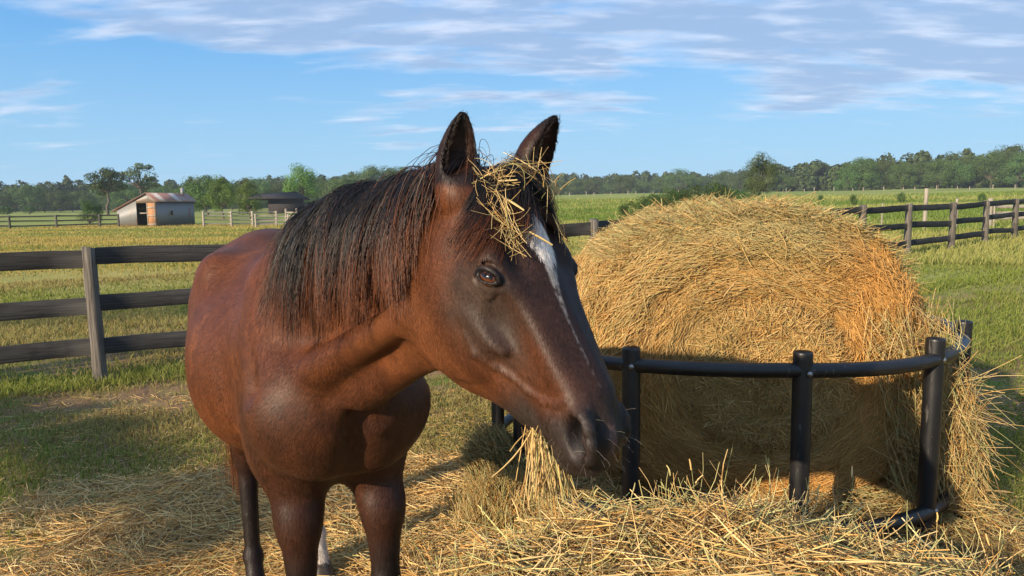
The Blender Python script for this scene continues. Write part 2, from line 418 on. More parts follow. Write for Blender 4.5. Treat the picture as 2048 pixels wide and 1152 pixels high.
sub(cap(H(.15, -.345, 0), H(.38, -.215, 0), .022, .018), .03)  # hollow between the jaws
# veins and skin folds on the sides of the face
def skin(s, t, sg):
    lo_, hi_ = 0.0, .16
    for _ in range(22):
        m_ = (lo_ + hi_) / 2
        if sdf_pts_raw(H(s, t, m_ * sg), NBODY) < 0: lo_ = m_
        else: hi_ = m_
    return H(s, t, lo_ * sg)
for sg in (1, -1):
    veins = [[(.250, -.150), (.285, -.158), (.320, -.150), (.350, -.132), (.385, -.118), (.415, -.098)], [(.350, -.132), (.375, -.150), (.40, -.155)], [(.285, -.158), (.275, -.175), (.262, -.19)],
             [(.235, -.105), (.255, -.118), (.285, -.122), (.31, -.118)], [(.415, -.098), (.435, -.070), (.44, -.045)]]; veins = [veins[0], veins[4]]
    for vn, rr in zip(veins, (.0014, .0012)):
        pts = [skin(s, t, sg) for s, t in vn]
        for a_, b_ in zip(pts[:-1], pts[1:]): add(cap(a_, b_, rr, rr * .9), .012)
    folds = [[(.452, -.085), (.458, -.105), (.470, -.120)], [(.437, -.088), (.443, -.108), (.455, -.122)], [(.475, -.122), (.50, -.116), (.53, -.112)]]
    for fd in folds:
        pts = [skin(s, t, sg) for s, t in fd]
        for a_, b_ in zip(pts[:-1], pts[1:]): sub(cap(a_, b_, .0022, .0018), .007)
# ears: cones that widen, hollowed on the open side
def ear(base, tip, open_dir, width, belly):
    base = np.asarray(base); tip = np.asarray(tip); ax = unit(tip - base); L = np.linalg.norm(tip - base)
    od = unit(open_dir - ax * (open_dir @ ax)); sd = np.cross(ax, od)
    S, Wd = catmull([0, .12, .32, .55, .75, .9, 1.0], np.array([.55, .80, 1.0, .93, .66, .34, .06]) * width)
    S2, Cu = catmull([0, .3, .6, .85, 1.0], np.array([0, belly, belly * .9, belly * .3, -belly * .2]))
    def shell(p, off=0.0):
        d = [p[i] - base[i] for i in range(3)]
        s = (d[0] * ax[0] + d[1] * ax[1] + d[2] * ax[2]) / L; sC = np.clip(s, 0, 1)
        o = d[0] * od[0] + d[1] * od[1] + d[2] * od[2] + np.interp(sC, S2, Cu)
        v = d[0] * sd[0] + d[1] * sd[1] + d[2] * sd[2]; r = np.interp(sC, S, Wd)
        e = np.maximum(np.maximum(-s, s - 1), 0) * L
        r = np.maximum(r, .002)
        outer = np.sqrt((np.sqrt((o * 1.15) ** 2 + v ** 2)) ** 2 + e ** 2) - r
        inner = np.sqrt(((o - r * .42) * 1.0) ** 2 + (v * 1.06) ** 2) - r * .84
        inner = np.maximum(inner, (.16 - s) * L)
        return smax(outer, -inner, .006)
    lo = np.minimum(base, tip) - width * 1.3; hi = np.maximum(base, tip) + width * 1.3
    return shell, lo, hi
EARS = [(np.array([-.108, 1.395, 1.560]), np.array([-.084, 1.40, 1.730]), np.array([.38, -.92, .0]), .038, .008),
        (np.array([.030, 1.455, 1.570]), np.array([.094, 1.445, 1.724]), np.array([.80, -.60, .1]), .040, .012)]
for e_ in EARS: add(ear(*e_), .018)
add(ell(np.array([-.093, 1.40, 1.567]), (.045, .045, .04)), .03)
add(ell(np.array([.030, 1.452, 1.573]), (.045, .045, .04)), .03)

def sdf_pts(P, ops=None):
    p = [P[..., 0], P[..., 1], P[..., 2]]; d = np.full(p[0].shape, .5)
    for kind, pr, k in (ops or OPS):
        v = pr[0](p); d = smin(d, v, k) if kind == 'u' else smax(d, -v, k)
    return d
def sdf_grad(P, ops=None, e=.004):
    g = np.zeros_like(P)
    for i in range(3):
        o = np.zeros(3); o[i] = e; g[..., i] = sdf_pts(P + o, ops) - sdf_pts(P - o, ops)
    return unit(g)
def axis(segs):
    out = [segs[0][0]]
    for a, b, h in segs:
        n = max(1, int(round((b - a) / h))); out += list(np.linspace(a, b, n + 1)[1:])
    return np.array(out)
HRES = .0034
def build_body():
    gx = axis([(-1.50, -.30, .0105), (-.30, .33, HRES)]); gy = axis([(.98, 1.62, HRES), (1.62, 3.42, .0105)])
    gzz = axis([(0.0, .98, .0105), (.98, 1.86, HRES)])
    D = np.full((len(gx), len(gy), len(gzz)), .35, np.float32)
    for kind, (fn, lo, hi), k in OPS:
        m = k + (.10 if kind == 'u' else .02)
        i0, i1 = np.searchsorted(gx, [lo[0] - m, hi[0] + m]); j0, j1 = np.searchsorted(gy, [lo[1] - m, hi[1] + m]); k0, k1 = np.searchsorted(gzz, [lo[2] - m, hi[2] + m])
        if i1 <= i0 or j1 <= j0 or k1 <= k0: continue
        p = [gx[i0:i1, None, None].astype(np.float32), gy[None, j0:j1, None].astype(np.float32), gzz[None, None, k0:k1].astype(np.float32)]
        sl = D[i0:i1, j0:j1, k0:k1]; v = fn(p).astype(np.float32)
        sl[...] = smin(sl, v, np.float32(k)) if kind == 'u' else smax(sl, -v, np.float32(k))
    ins = D < 0
    # surface nets
    c = ins[:-1, :-1, :-1].astype(np.int8)
    tot = np.zeros(c.shape, np.int8)
    for a in (0, 1):
        for b in (0, 1):
            for g in (0, 1): tot += ins[a:a + c.shape[0], b:b + c.shape[1], g:g + c.shape[2]]
    act = (tot > 0) & (tot < 8); I, J, K = np.nonzero(act)
    vid = np.full(act.shape, -1, np.int32); vid[I, J, K] = np.arange(len(I))
    acc = np.zeros((len(I), 3)); cnt = np.zeros(len(I))
    G = (gx, gy, gzz)
    for ax_ in range(3):
        oth = [o for o in range(3) if o != ax_]
        for a in (0, 1):
            for b in (0, 1):
                o0 = [0, 0, 0]; o0[oth[0]] = a; o0[oth[1]] = b; o1 = list(o0); o1[ax_] = 1
                d0 = D[I + o0[0], J + o0[1], K + o0[2]].astype(float); d1 = D[I + o1[0], J + o1[1], K + o1[2]].astype(float)
                cr = (d0 < 0) != (d1 < 0); t = np.where(cr, d0 / np.where(cr, d0 - d1, 1), 0)
                pos = np.stack([gx[I + o0[0]], gy[J + o0[1]], gzz[K + o0[2]]], 1)
                ix = (I, J, K)[ax_]; pos[:, ax_] = G[ax_][ix] + t * (G[ax_][ix + 1] - G[ax_][ix])
                acc[cr] += pos[cr]; cnt[cr] += 1
    V = acc / cnt[:, None]
    F = []
    for ax_ in range(3):
        o1, o2 = [(1, 2), (2, 0), (0, 1)][ax_]
        sA = [slice(None)] * 3; sB = [slice(None)] * 3; sA[ax_] = slice(0, -1); sB[ax_] = slice(1, None)
        cr = ins[tuple(sA)] != ins[tuple(sB)]
        E = np.array(np.nonzero(cr)).T
        ok = (E[:, o1] > 0) & (E[:, o2] > 0) & (E[:, o1] < D.shape[o1] - 1) & (E[:, o2] < D.shape[o2] - 1); E = E[ok]
        flip = ~ins[tuple(E.T)]
        def at(d1, d2):
            e = E.copy(); e[:, o1] -= d1; e[:, o2] -= d2; return vid[tuple(e.T)]
        qd = np.stack([at(1, 1), at(0, 1), at(0, 0), at(1, 0)], 1); qd[flip] = qd[flip][:, ::-1]
        F.append(qd)
    F = np.concatenate(F); F = F[(F >= 0).all(1)]
    # light smoothing of the vertices
    for it in range(2):
        a = np.zeros_like(V); n = np.zeros(len(V))
        for i in range(4):
            j = (i + 1) % 4; s_, d_ = F[:, i], F[:, j]
            for x_, y_ in ((s_, d_), (d_, s_)):
                for cc in range(3): a[:, cc] += np.bincount(x_, V[y_, cc], len(V))
                n += np.bincount(x_, minlength=len(V))
        V = V * .5 + .5 * a / n[:, None]
    return V, F
hV, hF = build_body()
print('horse verts', len(hV))
# coat colours by place on the animal
def coat(V):
    d = V - F0; q = -(d @ bf); lat = d @ br; z = V[:, 2]
    e = V - HP; s = e @ ha; t = e @ hn; u = e @ hl
    n1 = vnoise(V[:, 0] * 9, V[:, 1] * 9, 1, V[:, 2] * 9); n2 = vnoise(V[:, 0] * 34, V[:, 1] * 34, 2, V[:, 2] * 34); n3 = vnoise(V[:, 0] * 120, V[:, 1] * 120, 6, V[:, 2] * 120)
    bay = np.array([.098, .030, .0105]); dark = np.array([.026, .0105, .0065]); red = np.array([.175, .055, .015]); grey = np.array([.046, .031, .024]); blk = np.array([.010, .0075, .007])
    C = np.broadcast_to(bay, V.shape).copy()
    def mixin(C, c, f): return C * (1 - f[:, None]) + np.asarray(c) * f[:, None]
    C = mixin(C, red, sst(n1 + .35 * (n2 - .5), .5, .9) * .55)
    # dark topline, chest and legs
    C = mixin(C, dark, sst(z, 1.36, 1.50) * sst(q, .1, .4) * .75)
    C = mixin(C, dark, sst(q, .25, -.02) * sst(z, 1.30, .98) * .72)
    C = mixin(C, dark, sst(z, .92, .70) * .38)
    legz = np.where(q > .5, .68, .70) + (n1 - .5) * .16
    C = mixin(C, blk, sst(z, legz, legz - .22) * .93)
    C = mixin(C, red * .9, sst(z, .72, .82) * sst(z, 1.0, .85) * sst(q, .25, .5) * .6)
    # head
    hd = sst(s, -.02, .05) * sst(V[:, 1], 1.62, 1.50) * (z > 1.0)
    C = mixin(C, np.array([.086, .029, .0115]), hd * .8)
    eye = np.sqrt(((s - .22) / .085) ** 2 + ((t + .09) / .070) ** 2)
    C = mixin(C, grey, hd * sst(eye + (n2 - .5) * .35, 1.7, .45) * .85)
    ck = np.sqrt(((s - .275) / .085) ** 2 + ((t + .10) / .05) ** 2)
    C = mixin(C, grey, hd * sst(ck + (n2 - .5) * .4, 1.6, .3) * .5)
    front = hd * sst(t + (n1 - .5) * .02, -.065, -.012) * sst(s, .06, .12)
    C = mixin(C, np.array([.026, .014, .011]), front * .86)
    muz = sst(s + .25 * -(t + .08) + (n1 - .5) * .04, .40, .47)
    C = mixin(C, np.array([.031, .0235, .021]), hd * muz * .94)
    muz2 = sst(s + (n1 - .5) * .05, .50, .56) * sst(t, -.04, -.09)
    C = mixin(C, np.array([.022, .016, .015]), hd * muz2 * .8)
    C = mixin(C, np.array([.035, .026, .022]), hd * sst(t + .06 * sst(s, .36, .30), -.11, -.145) * sst(s, .33, .42) * .9)
    C = mixin(C, np.array([.17, .058, .02]), hd * sst(t, -.19, -.245) * sst(s, .40, .3) * .55)
    # star and thin stripe
    sw = np.interp(s, [.085, .105, .13, .16, .19, .22, .26, .30, .36, .40, .42], [0, .020, .034, .033, .022, .011, .006, .003, .002, .001, 0])
    so = np.interp(s, [.10, .18, .26, .42], [-.004, -.006, .006, .012])
    fade = np.interp(s, [.1, .18, .23, .43], [1, 1, .50, .12])
    st_ = sst(np.abs(u - so) + (n3 - .5) * .008 + (n2 - .5) * .005, sw + .003, np.maximum(sw - .004, -.001)) * (t > -.04) * (s > .09) * (s < .44) * (V[:, 1] < 1.6) * fade
    st_ = st_ * np.where(s > .20, sst(n3 + .5 * n2, .45, .8), 1)
    C = mixin(C, np.array([.78, .72, .66]), st_)
    snip = sst(np.sqrt(((s - .520) / .030) ** 2 + ((u - .004) / .016) ** 2) + (n3 - .5) * .6, 1.1, .4) * (t > -.09) * hd
    C = mixin(C, np.array([.20, .12, .105]), snip * .6)
    # ears
    for (b_, tp_, od, wd, be) in EARS:
        axx = unit(tp_ - b_); L = np.linalg.norm(tp_ - b_); sE = ((V - b_) @ axx) / L
        rr = np.linalg.norm((V - b_) - np.outer(sE * L, axx), axis=1); near = (rr < wd * 1.35) & (sE > .05) & (sE < 1.2)
        o_ = unit(od - axx * (od @ axx)); oo = (V - b_) @ o_
        C = mixin(C, np.array([.030, .014, .010]), near * sst(sE, .05, .25) * .8)
        C = mixin(C, np.array([.008, .006, .006]), near * np.maximum(sst(sE, .62, .92), sst(np.abs(rr - wd * .8), wd * .5, .0) * .0) * .95)
        C = mixin(C, np.array([.012, .009, .009]), near * sst(oo, -.012, .006) * sst(sE, .1, .2) * .85)  # open side: dark hair, with the shade inside the ear put into the colour
    # nostril interior and eyelid rims
    for sg in (1, -1):
        nc = H(.500, -.060, .052 * sg); dn = np.linalg.norm((V - (nc - hl * sg * .012)), axis=1)
        C = mixin(C, np.array([.008, .006, .006]), sst(dn, .040, .022))
        ec, EA, en = EC[0 if sg > 0 else 1]; de = V - ec
        dd = np.sqrt((de @ EA[0] / .029) ** 2 + (de @ EA[1] / .018) ** 2 + (de @ en / .02) ** 2)
        C = mixin(C, np.array([.016, .012, .011]), sst(dd, 1.15, .85))
    # white sock, left hind
    fl = B(1.03, -.14, 0); dl = np.hypot(V[:, 0] - fl[0], V[:, 1] - fl[1])
    C = mixin(C, np.array([.52, .46, .40]), (dl < .13) * sst(z + (n2 - .5) * .05, .33, .29))
    fade_n = (.82 + .36 * n2) * (.9 + .2 * n3)
    return C * fade_n[:, None]
m_coat, t = newmat('horse_coat')
vc = t.add('ShaderNodeAttribute', attribute_name='tint').outputs['Color']
tc = t.add('ShaderNodeTexCoord').outputs['Object']
hair_n = t.noise(t.scale(tc, (260, 260, 60)), 1.0, 3, .7, .4)
mid_n = t.noise(tc, 22, 4, .6)
cc_ = t.mix(1.0, vc, t.ramp(hair_n, [(.30, .62), (.72, 1.38)]), 'MULTIPLY')
p = principled(t, cc_, t.math('ADD', t.math('MULTIPLY', mid_n, .14), .45), .28)
p.inputs['Sheen Weight'].default_value = .04; p.inputs['Sheen Roughness'].default_value = .4; p.inputs['Sheen Tint'].default_value = (.9, .6, .45, 1)
h_ = t.math('ADD', t.math('MULTIPLY', hair_n, .6), t.math('MULTIPLY', t.noise(tc, 60, 3, .6), .5))
bump(t, p, h_, .40, .0022)
horse = npmesh('horse', hV, hF, m_coat, coat(hV))
tag(horse, 'bay brown horse with white star and thin blaze, chewing hay beside the feeder', 'horse')

# eyes
m_eye, t = newmat('horse_eye')
tc = t.add('ShaderNodeTexCoord').outputs['Object']
d_ = t.add('ShaderNodeVectorMath', operation='LENGTH'); t.l.new(tc, d_.inputs[0])
sp = t.add('ShaderNodeSeparateXYZ'); t.l.new(tc, sp.inputs[0])
pup = t.math('POWER', t.math('ADD', t.math('POWER', t.math('DIVIDE', sp.outputs[0], .011), 2.0), t.math('POWER', t.math('DIVIDE', sp.outputs[1], .0042), 2.0)), .5)
iris = t.math('POWER', t.math('ADD', t.math('POWER', t.math('DIVIDE', sp.outputs[0], .019), 2.0), t.math('POWER', t.math('DIVIDE', sp.outputs[1], .015), 2.0)), .5)
c1 = t.mix(t.sstep(pup, .85, 1.1), (.006, .004, .006), (.085, .022, .007))
c1 = t.mix(t.sstep(iris, .8, 1.05), c1, (.03, .014, .008))
p = principled(t, c1, .18, .5); p.inputs['Coat Weight'].default_value = 1.0; p.inputs['Coat Roughness'].default_value = .02
for sg in (1, -1):
    ec, EA, en = EC[0 if sg > 0 else 1]; ec = ec - en * .0165
    n_, m_ = 32, 20
    th = np.linspace(0, np.pi, m_); ph = np.linspace(0, 2 * np.pi, n_, endpoint=False)
    v = np.array([[.0235 * math.sin(a) * math.cos(b), .0185 * math.sin(a) * math.sin(b), .0205 * math.cos(a)] for a in th for b in ph])
    f = np.array([[i * n_ + j, i * n_ + (j + 1) % n_, (i + 1) * n_ + (j + 1) % n_, (i + 1) * n_ + j] for i in range(m_ - 1) for j in range(n_)])
    eo = npmesh('eye', v, f, m_eye, parent=horse)
    Z = en; Xa = EA[0]; Ya = np.cross(Z, Xa)
    eo.matrix_basis = Matrix(((Xa[0], Ya[0], Z[0], ec[0]), (Xa[1], Ya[1], Z[1], ec[1]), (Xa[2], Ya[2], Z[2], ec[2]), (0, 0, 0, 1)))
# hooves
m_hoof, t = newmat('hoof_horn')
tc = t.add('ShaderNodeTexCoord').outputs['Object']
principled(t, t.ramp(t.noise(t.scale(tc, (20, 20, 120)), 1, 3), [(.3, (.02, .016, .013)), (.75, (.06, .045, .034))]), .45)
for (q0, l0, hind) in FEET:
    n_ = 28; v = []; prof = [(0, .062), (.006, .064), (.03, .057), (.06, .049), (.078, .043), (.085, .030)]
    cx_, cy_ = B(q0 - (.065 if not hind else .055), l0, 0)[:2]; g0 = gz(cx_, cy_)
    for (z, r) in prof:
        for j in range(n_):
            a = 2 * math.pi * j / n_; fx = math.cos(a); s_ = 1.12 if fx > 0 else .82
            pos = np.array([cx_, cy_, 0]) + bf * (r * fx * s_ - z * .45 + .012) + br * (r * .92 * math.sin(a)) + UP * (max(z + g0 * 0, 0) + g0 * .5 + .0)
            v.append(pos)
    f = [[i * n_ + j, i * n_ + (j + 1) % n_, (i + 1) * n_ + (j + 1) % n_, (i + 1) * n_ + j] for i in range(len(prof) - 1) for j in range(n_)]
    npmesh('hoof', np.array(v), np.array(f), m_hoof, parent=horse)

# hair: strands fall under gravity and rest on the body
def grow(root, d0, L, K, ops, grav=.35, off=.003, jit=.02, pull=None, stiff=0.0):
    N = len(root); P = np.empty((N, K, 3)); P[:, 0] = root; d = unit(d0.copy()); st = (L / (K - 1))[:, None]
    for i in range(1, K):
        d = unit(d + np.array([0, 0, -1.0]) * grav + (pull if pull is not None else 0) + rng.normal(size=(N, 3)) * jit)
        p = P[:, i - 1] + d * st
        sd = sdf_pts(p, ops); o = off if np.ndim(off) == 0 else off
        bad = sd < o
        if bad.any():
            g = sdf_grad(p[bad], ops); need = ((o if np.ndim(o) == 0 else o[bad]) - sd[bad])
            p[bad] = p[bad] + g * need[:, None]
            nd = unit(p[bad] - P[bad, i - 1]); d[bad] = nd
            p[bad] = P[bad, i - 1] + nd * st[bad]
        P[:, i] = p
    return P
m_hair, t = newmat('horse_hair')
vc = t.add('ShaderNodeAttribute', attribute_name='tint').outputs['Color']
p = principled(t, vc, .42, .45)
def clump(P, cid, amount, K):
    """pull strands toward the mean strand of their lock, more at the tip"""
    nC = cid.max() + 1; cnt = np.bincount(cid, minlength=nC)[:, None, None]
    mean = np.zeros((nC,) + P.shape[1:])
    np.add.at(mean, cid, P); mean /= np.maximum(cnt, 1)
    w_ = amount * np.linspace(0, 1, K)[None, :, None] ** .7
    return P + (mean[cid] - P) * w_
ALLO = OPS
# crest polyline from withers to poll
cr_pts = []
for i in range(41):
    s = i / 40 * 4; a = min(int(s), 3); f_ = s - a
    c = NC[a] * (1 - f_) + NC[a + 1] * f_
    p_ = c + UP * .5
    for _ in range(60):
        dd = sdf_pts(p_[None], ALLO)[0]
        if dd < .001: break
        p_ = p_ - UP * dd * .8
    cr_pts.append(p_)
cr_pts = np.array(cr_pts)
def crest(u_): 
    x = np.clip(u_, 0, 1) * 40; i = np.clip(x.astype(int), 0, 39); f_ = (x - i)[:, None]
    return cr_pts[i] * (1 - f_) + cr_pts[i + 1] * f_
def hair_cols(N, K, tipred, base=(.0075, .0062, .0065)):
    b = np.array(base) * (.5 + .9 * rng.random((N, 1, 1)))
    tip = np.array([.16, .047, .013]) * (.5 + .9 * rng.random((N, 1, 1)))
    k = np.linspace(0, 1, K)[None, :, None]
    f_ = sst(k, tipred[:, None, None] - .25, tipred[:, None, None] + .25)
    return b * (1 - f_) + tip * f_
def make_mane():
    N = 13000; K = 15
    u0 = rng.random(N) * .73 + .26; nC = 150; cidc = np.sort(rng.random(nC)) ; cid = np.argmin(np.abs(u0[:, None] - cidc[None]), axis=1)
    root = crest(u0) + rng.normal(size=(N, 3)) * np.array([.008, .008, .002])
    nl = nlat; side = nl[None] * (.9 + .3 * rng.random((N, 1))) + UP * (.12 + .18 * rng.random((N, 1)))
    lock_l = rng.normal(size=nC) * .05
    L = np.interp(u0, [.26, .32, .43, .6, .8, .93, 1], [.22, .33, .38, .34, .28, .23, .18]) + lock_l[cid] + rng.normal(size=N) * .045 - .025
    L = np.clip(L * (1 - .55 * (rng.random(N) < .45) * rng.random(N)), .06, .6)
    back = (bf * -.35)[None] * np.interp(u0, [.2, .32, .50], [1, .5, 0])[:, None]
    sway = rng.normal(size=nC) * .05
    pull = back * .12 + (unit(NC[2] - NC[4])[None] * sway[cid][:, None])
    off = .003 + .020 * rng.random(N)
    P = grow(root, side + back, L, K, [o for o in OPS[:NBODY]] + OPS[NBODY:NBODY + 1] + OPS[NBODY + 1:NBODY + 2], .30, off, .03, pull)
    P = clump(P, cid, .24, K)
    ph = rng.random(N)[:, None] * 6.28; kk = np.linspace(0, 1, K)[None]
    P += (unit(NC[2] - NC[4]))[None, None] * (np.sin(kk * 14 + ph) * .0025 * kk)[..., None]
    W = np.full((N, K), .00055) * np.linspace(1.25, .45, K)[None]
    W *= (.8 + .8 * rng.random((N, 1)))
    C = hair_cols(N, K, np.interp(u0, [0, .4, .75, 1], [.95, .88, .74, .74]) + rng.normal(size=N) * .12)
    return strands(P, W, 3, C)
v, f, c = make_mane(); npmesh('mane', v, f, m_hair, c, parent=horse)
def make_wisps():
    N = 500; K = 7; u0 = rng.random(N) * .98; root = crest(u0)
    d = nlat[None] * rng.normal(size=(N, 1)) * .5 + UP + rng.normal(size=(N, 3)) * .45
    P = grow(root, d, .02 + .05 * rng.random(N), K, OPS[:NBODY], .10, .002, .10)
    return strands(P, np.full((N, K), .0005), 3, hair_cols(N, K, np.full(N, 1.2)))
def make_forelock():
    N = 4200; K = 14
    a = rng.random(N); nC = 46; cc = rng.random((nC, 2)); cid = np.argmin((a[:, None] - cc[None, :, 0]) ** 2 + .0 * cc[None, :, 1], axis=1)
    lat = (a - .5) * .085
    s0 = -.02 + .05 * rng.random(N)
    root = HP[None] + ha[None] * s0[:, None] + hl[None] * lat[:, None]
    sd = sdf_pts(root, ALLO); root = root + hn[None] * np.clip(-sd + .0, -.05, .05)[:, None]
    d = ha[None] * .9 + hn[None] * .55 + hl[None] * (lat * 9 + rng.normal(size=N) * .12)[:, None]
    L = .105 + .060 * rng.random(N) + np.where(lat > 0, .02, .015); lk = rng.normal(size=nC) * .022; L = np.clip(L + lk[cid], .07, .30)
    # the lock parts around the star
    pull = hl[None] * np.where(lat > -.010, .07 + lat * 1.5, -.12 + lat * 1.5)[:, None] + hn[None] * -.16
    P = grow(root, d, L, K, ALLO, .20, .003 + .012 * rng.random(N), .035, pull)
    P = clump(P, cid, .40, K)
    W = np.full((N, K), .00042) * np.linspace(1.2, .45, K)[None]
    return strands(P, W, 3, hair_cols(N, K, .93 + rng.normal(size=N) * .14 - .10 * (lat > .01)))
v, f, c = joinv([make_forelock(), make_wisps()]); npmesh('forelock', v, f, m_hair, c, parent=horse)
def make_tail():
    N = 3500; K = 18; root = B(1.20, .03, 1.30)[None] + rng.normal(size=(N, 3)) * np.array([.02, .02, .05])
    d = -bf[None] * .8 + UP * .2 + rng.normal(size=(N, 3)) * .15
    L = .85 + .40 * rng.random(N) - .3 * (rng.random(N) < .3) * rng.random(N)
    P = grow(root, d, L, K, OPS[:NBODY], .45, .01 + .03 * rng.random(N), .035, br * .02)
    cid = rng.integers(0, 30, N); P = clump(P, cid, .35, K)
    return strands(P, np.full((N, K), .0007) * np.linspace(1, .5, K)[None], 3, hair_cols(N, K, .75 + rng.normal(size=N) * .2))
v, f, c = make_tail(); npmesh('tail', v, f, m_hair, c, parent=horse)
def make_fine():
    parts = []
    # ear fringe
    for (b_, tp_, od, wd, be) in EARS:
        N = 380; K = 5; ax = unit(tp_ - b_); Lh = np.linalg.norm(tp_ - b_); o_ = unit(od - ax * (od @ ax)); sd = np.cross(ax, o_)
        s = .12 + .8 * rng.random(N); sgn = np.where(rng.random(N) < .5, 1, -1)
        r = np.interp(s, [0, .12, .32, .55, .75, .9, 1.0], np.array([.55, .80, 1.0, .93, .66, .34, .06]) * wd)
        root = b_[None] + ax[None] * (s * Lh)[:, None] + sd[None] * (sgn * r * .66)[:, None] + o_[None] * (r * .10)[:, None] + rng.normal(size=(N, 3)) * .0015
        d = sd[None] * (-sgn * (.2 + .5 * rng.random(N)))[:, None] + ax[None] * .7 + o_[None] * (.5 * rng.random(N))[:, None]
        P = grow(root, d, .005 + .007 * rng.random(N), K, OPS[-6:-4], -.05, -.01, .1)
        parts.append(strands(P, np.full((N, K), .00028), 3, hair_cols(N, K, np.full(N, 1.1), (.016, .009, .007))))
    # eyelashes on the visible eye and whiskers at the muzzle
    for sg in (1, -1):
        N = 46; K = 5; ec, EA, en = EC[0 if sg > 0 else 1]; a = rng.random(N) * 1.9 + .6
        root = ec[None] + EA[0][None] * (.019 * np.cos(a))[:, None] + EA[1][None] * (.0115 * np.sin(a))[:, None] + en[None] * .007
        d = en[None] * 1.0 - EA[1][None] * .45 + EA[0][None] * (.4 * np.cos(a))[:, None]
        P = grow(root, d, .012 + .006 * rng.random(N), K, OPS[:1], .25, -1, .03)
        parts.append(strands(P, np.full((N, K), .00028), 3, hair_cols(N, K, np.full(N, 1.3))))
    N = 60; K = 7; s = .47 + .10 * rng.random(N); t_ = -.02 - .13 * rng.random(N); u = (rng.random(N) * 2 - 1) * .075
    root = HP[None] + ha[None] * s[:, None] + hn[None] * t_[:, None] + hl[None] * u[:, None]
    for _ in range(5):
        sd = sdf_pts(root, ALLO); root = root - sdf_grad(root, ALLO) * sd[:, None]
    g = sdf_grad(root, ALLO); P = grow(root, g + rng.normal(size=(N, 3)) * .2, .010 + .024 * rng.random(N), K, OPS[:1], .10, -1, .05)
    Cw = np.broadcast_to(np.array([.30, .26, .22]), (N, K, 3)) * (.25 + .75 * rng.random((N, 1, 1)))
    parts.append(strands(P, np.full((N, K), .00022), 3, Cw))
    return joinv(parts)
v, f, c = make_fine(); npmesh('whiskers', v, f, m_hair, c, parent=horse)

# short coat lying flat over the skin, following the lie of the hair
def make_coat():
    tri = hF; a, b_, c_, d_ = (hV[tri[:, i]] for i in range(4))
    nr = np.cross(c_ - a, d_ - b_); ar = np.linalg.norm(nr, axis=1); cen = (a + b_ + c_ + d_) / 4
    nr = nr / np.maximum(ar, 1e-12)[:, None]
    e = cen - HP; head = (cen[:, 1] < 1.62) & (cen[:, 2] > 1.0); view = unit(np.array([0, 0, 1.55]) - cen)
    fac = (nr * view).sum(1)
    wgt = ar * np.where(head, 3.6, 1.0) * np.where(fac > -.25, 1, .12)
    idx = rng.choice(len(tri), 330000, p=wgt / wgt.sum()); N = len(idx)
    u, v_ = rng.random((N, 1)), rng.random((N, 1))
    P0 = (a[idx] * (1 - u) + b_[idx] * u) * (1 - v_) + (d_[idx] * (1 - u) + c_[idx] * u) * v_
    n = nr[idx]; C = coat(P0); hd = head[idx]
    dist_e = np.minimum(*[np.linalg.norm((P0 - ec) * 1.0, axis=1) for ec, EA, en in EC])
    keep = dist_e > .024; keep &= C.max(1) > .0095
    P0, n, C, hd = P0[keep], n[keep], C[keep], hd[keep]; N = len(P0)
    flow = np.where(hd[:, None], ha[None], (-bf * .75 - UP * .66)[None])
    nk = (~hd) & (P0[:, 1] < 1.95) & (P0[:, 2] > 1.12); flow = np.where(nk[:, None], unit(NC[1] - NC[3])[None] * .5 - UP * .75, flow)
    leg = P0[:, 2] < .85; flow = np.where(leg[:, None], -UP[None] + 0 * flow, flow)
    sw = vnoise(P0[:, 0] * 7, P0[:, 1] * 7, 91, P0[:, 2] * 7) - .5
    side = np.cross(n, flow); d = unit(flow + side * (sw * 1.1 + .22 * rng.normal(size=N))[:, None]); d = unit(d - n * (d * n).sum(1, keepdims=True))
    lift = (.10 + .10 * rng.random(N))[:, None]; L = np.where(hd, .0065, .010) * (.6 + .8 * rng.random(N)); L = np.where(C.max(1) > .3, L * 1.7, L)
    d0 = unit(d + n * lift)
    P = np.stack([P0 + n * .0002, P0 + d0 * (L * .55)[:, None], P0 + unit(d + n * lift * .6) * L[:, None]], 1)
    W = np.where(hd, .00030, .00052)[:, None] * np.array([1.0, .9, .35])[None]
    C = C * (.62 + .95 * rng.random((N, 1)))
    fl = (n[:, None] * np.ones((1, 3, 1)))
    return strands(P, W, 1, C, fl)
v, f, c = make_coat()
m_fur, t = newmat('coat_hair'); vc = t.add('ShaderNodeAttribute', attribute_name='tint').outputs['Color']; principled(t, vc, .50, .28)
npmesh('coat', v, f, m_fur, c, parent=horse)
# ------------------------------------------------------------------ ground
m_ground, t = newmat('ground_soil')
geo = t.add('ShaderNodeNewGeometry').outputs['Position']
sp = t.add('ShaderNodeSeparateXYZ'); t.l.new(geo, sp.inputs[0]); gX, gY, gZ = sp.outputs
dist = t.math('SQRT', t.math('ADD', t.math('POWER', gX, 2.0), t.math('POWER', gY, 2.0)))
nA = t.noise(geo, .45, 5, .6); nB = t.noise(geo, 3.2, 5, .65); nC = t.noise(geo, 26, 4, .7); nD = t.noise(t.scale(geo, (.03, .11, .1)), 1.0, 5, .6)
green = t.mix(t.sstep(nB, .35, .7), (.14, .17, .036), (.24, .23, .065))
green = t.mix(t.sstep(nA, .48, .62), green, (.28, .20, .09))
soil = t.mix(nC, (.12, .075, .045), (.27, .175, .095))
near_c = t.mix(t.sstep(t.math('ADD', nB, t.math('MULTIPLY', nA, .5)), .62, .88), green, soil)
hay_c = t.mix(nC, (.20, .13, .055), (.46, .33, .15))
r2 = t.math('SQRT', t.math('ADD', t.math('POWER', t.math('DIVIDE', t.math('SUBTRACT', gX, -.2), 4.2), 2.0), t.math('POWER', t.math('DIVIDE', t.math('SUBTRACT', gY, 2.5), 2.2), 2.0)))
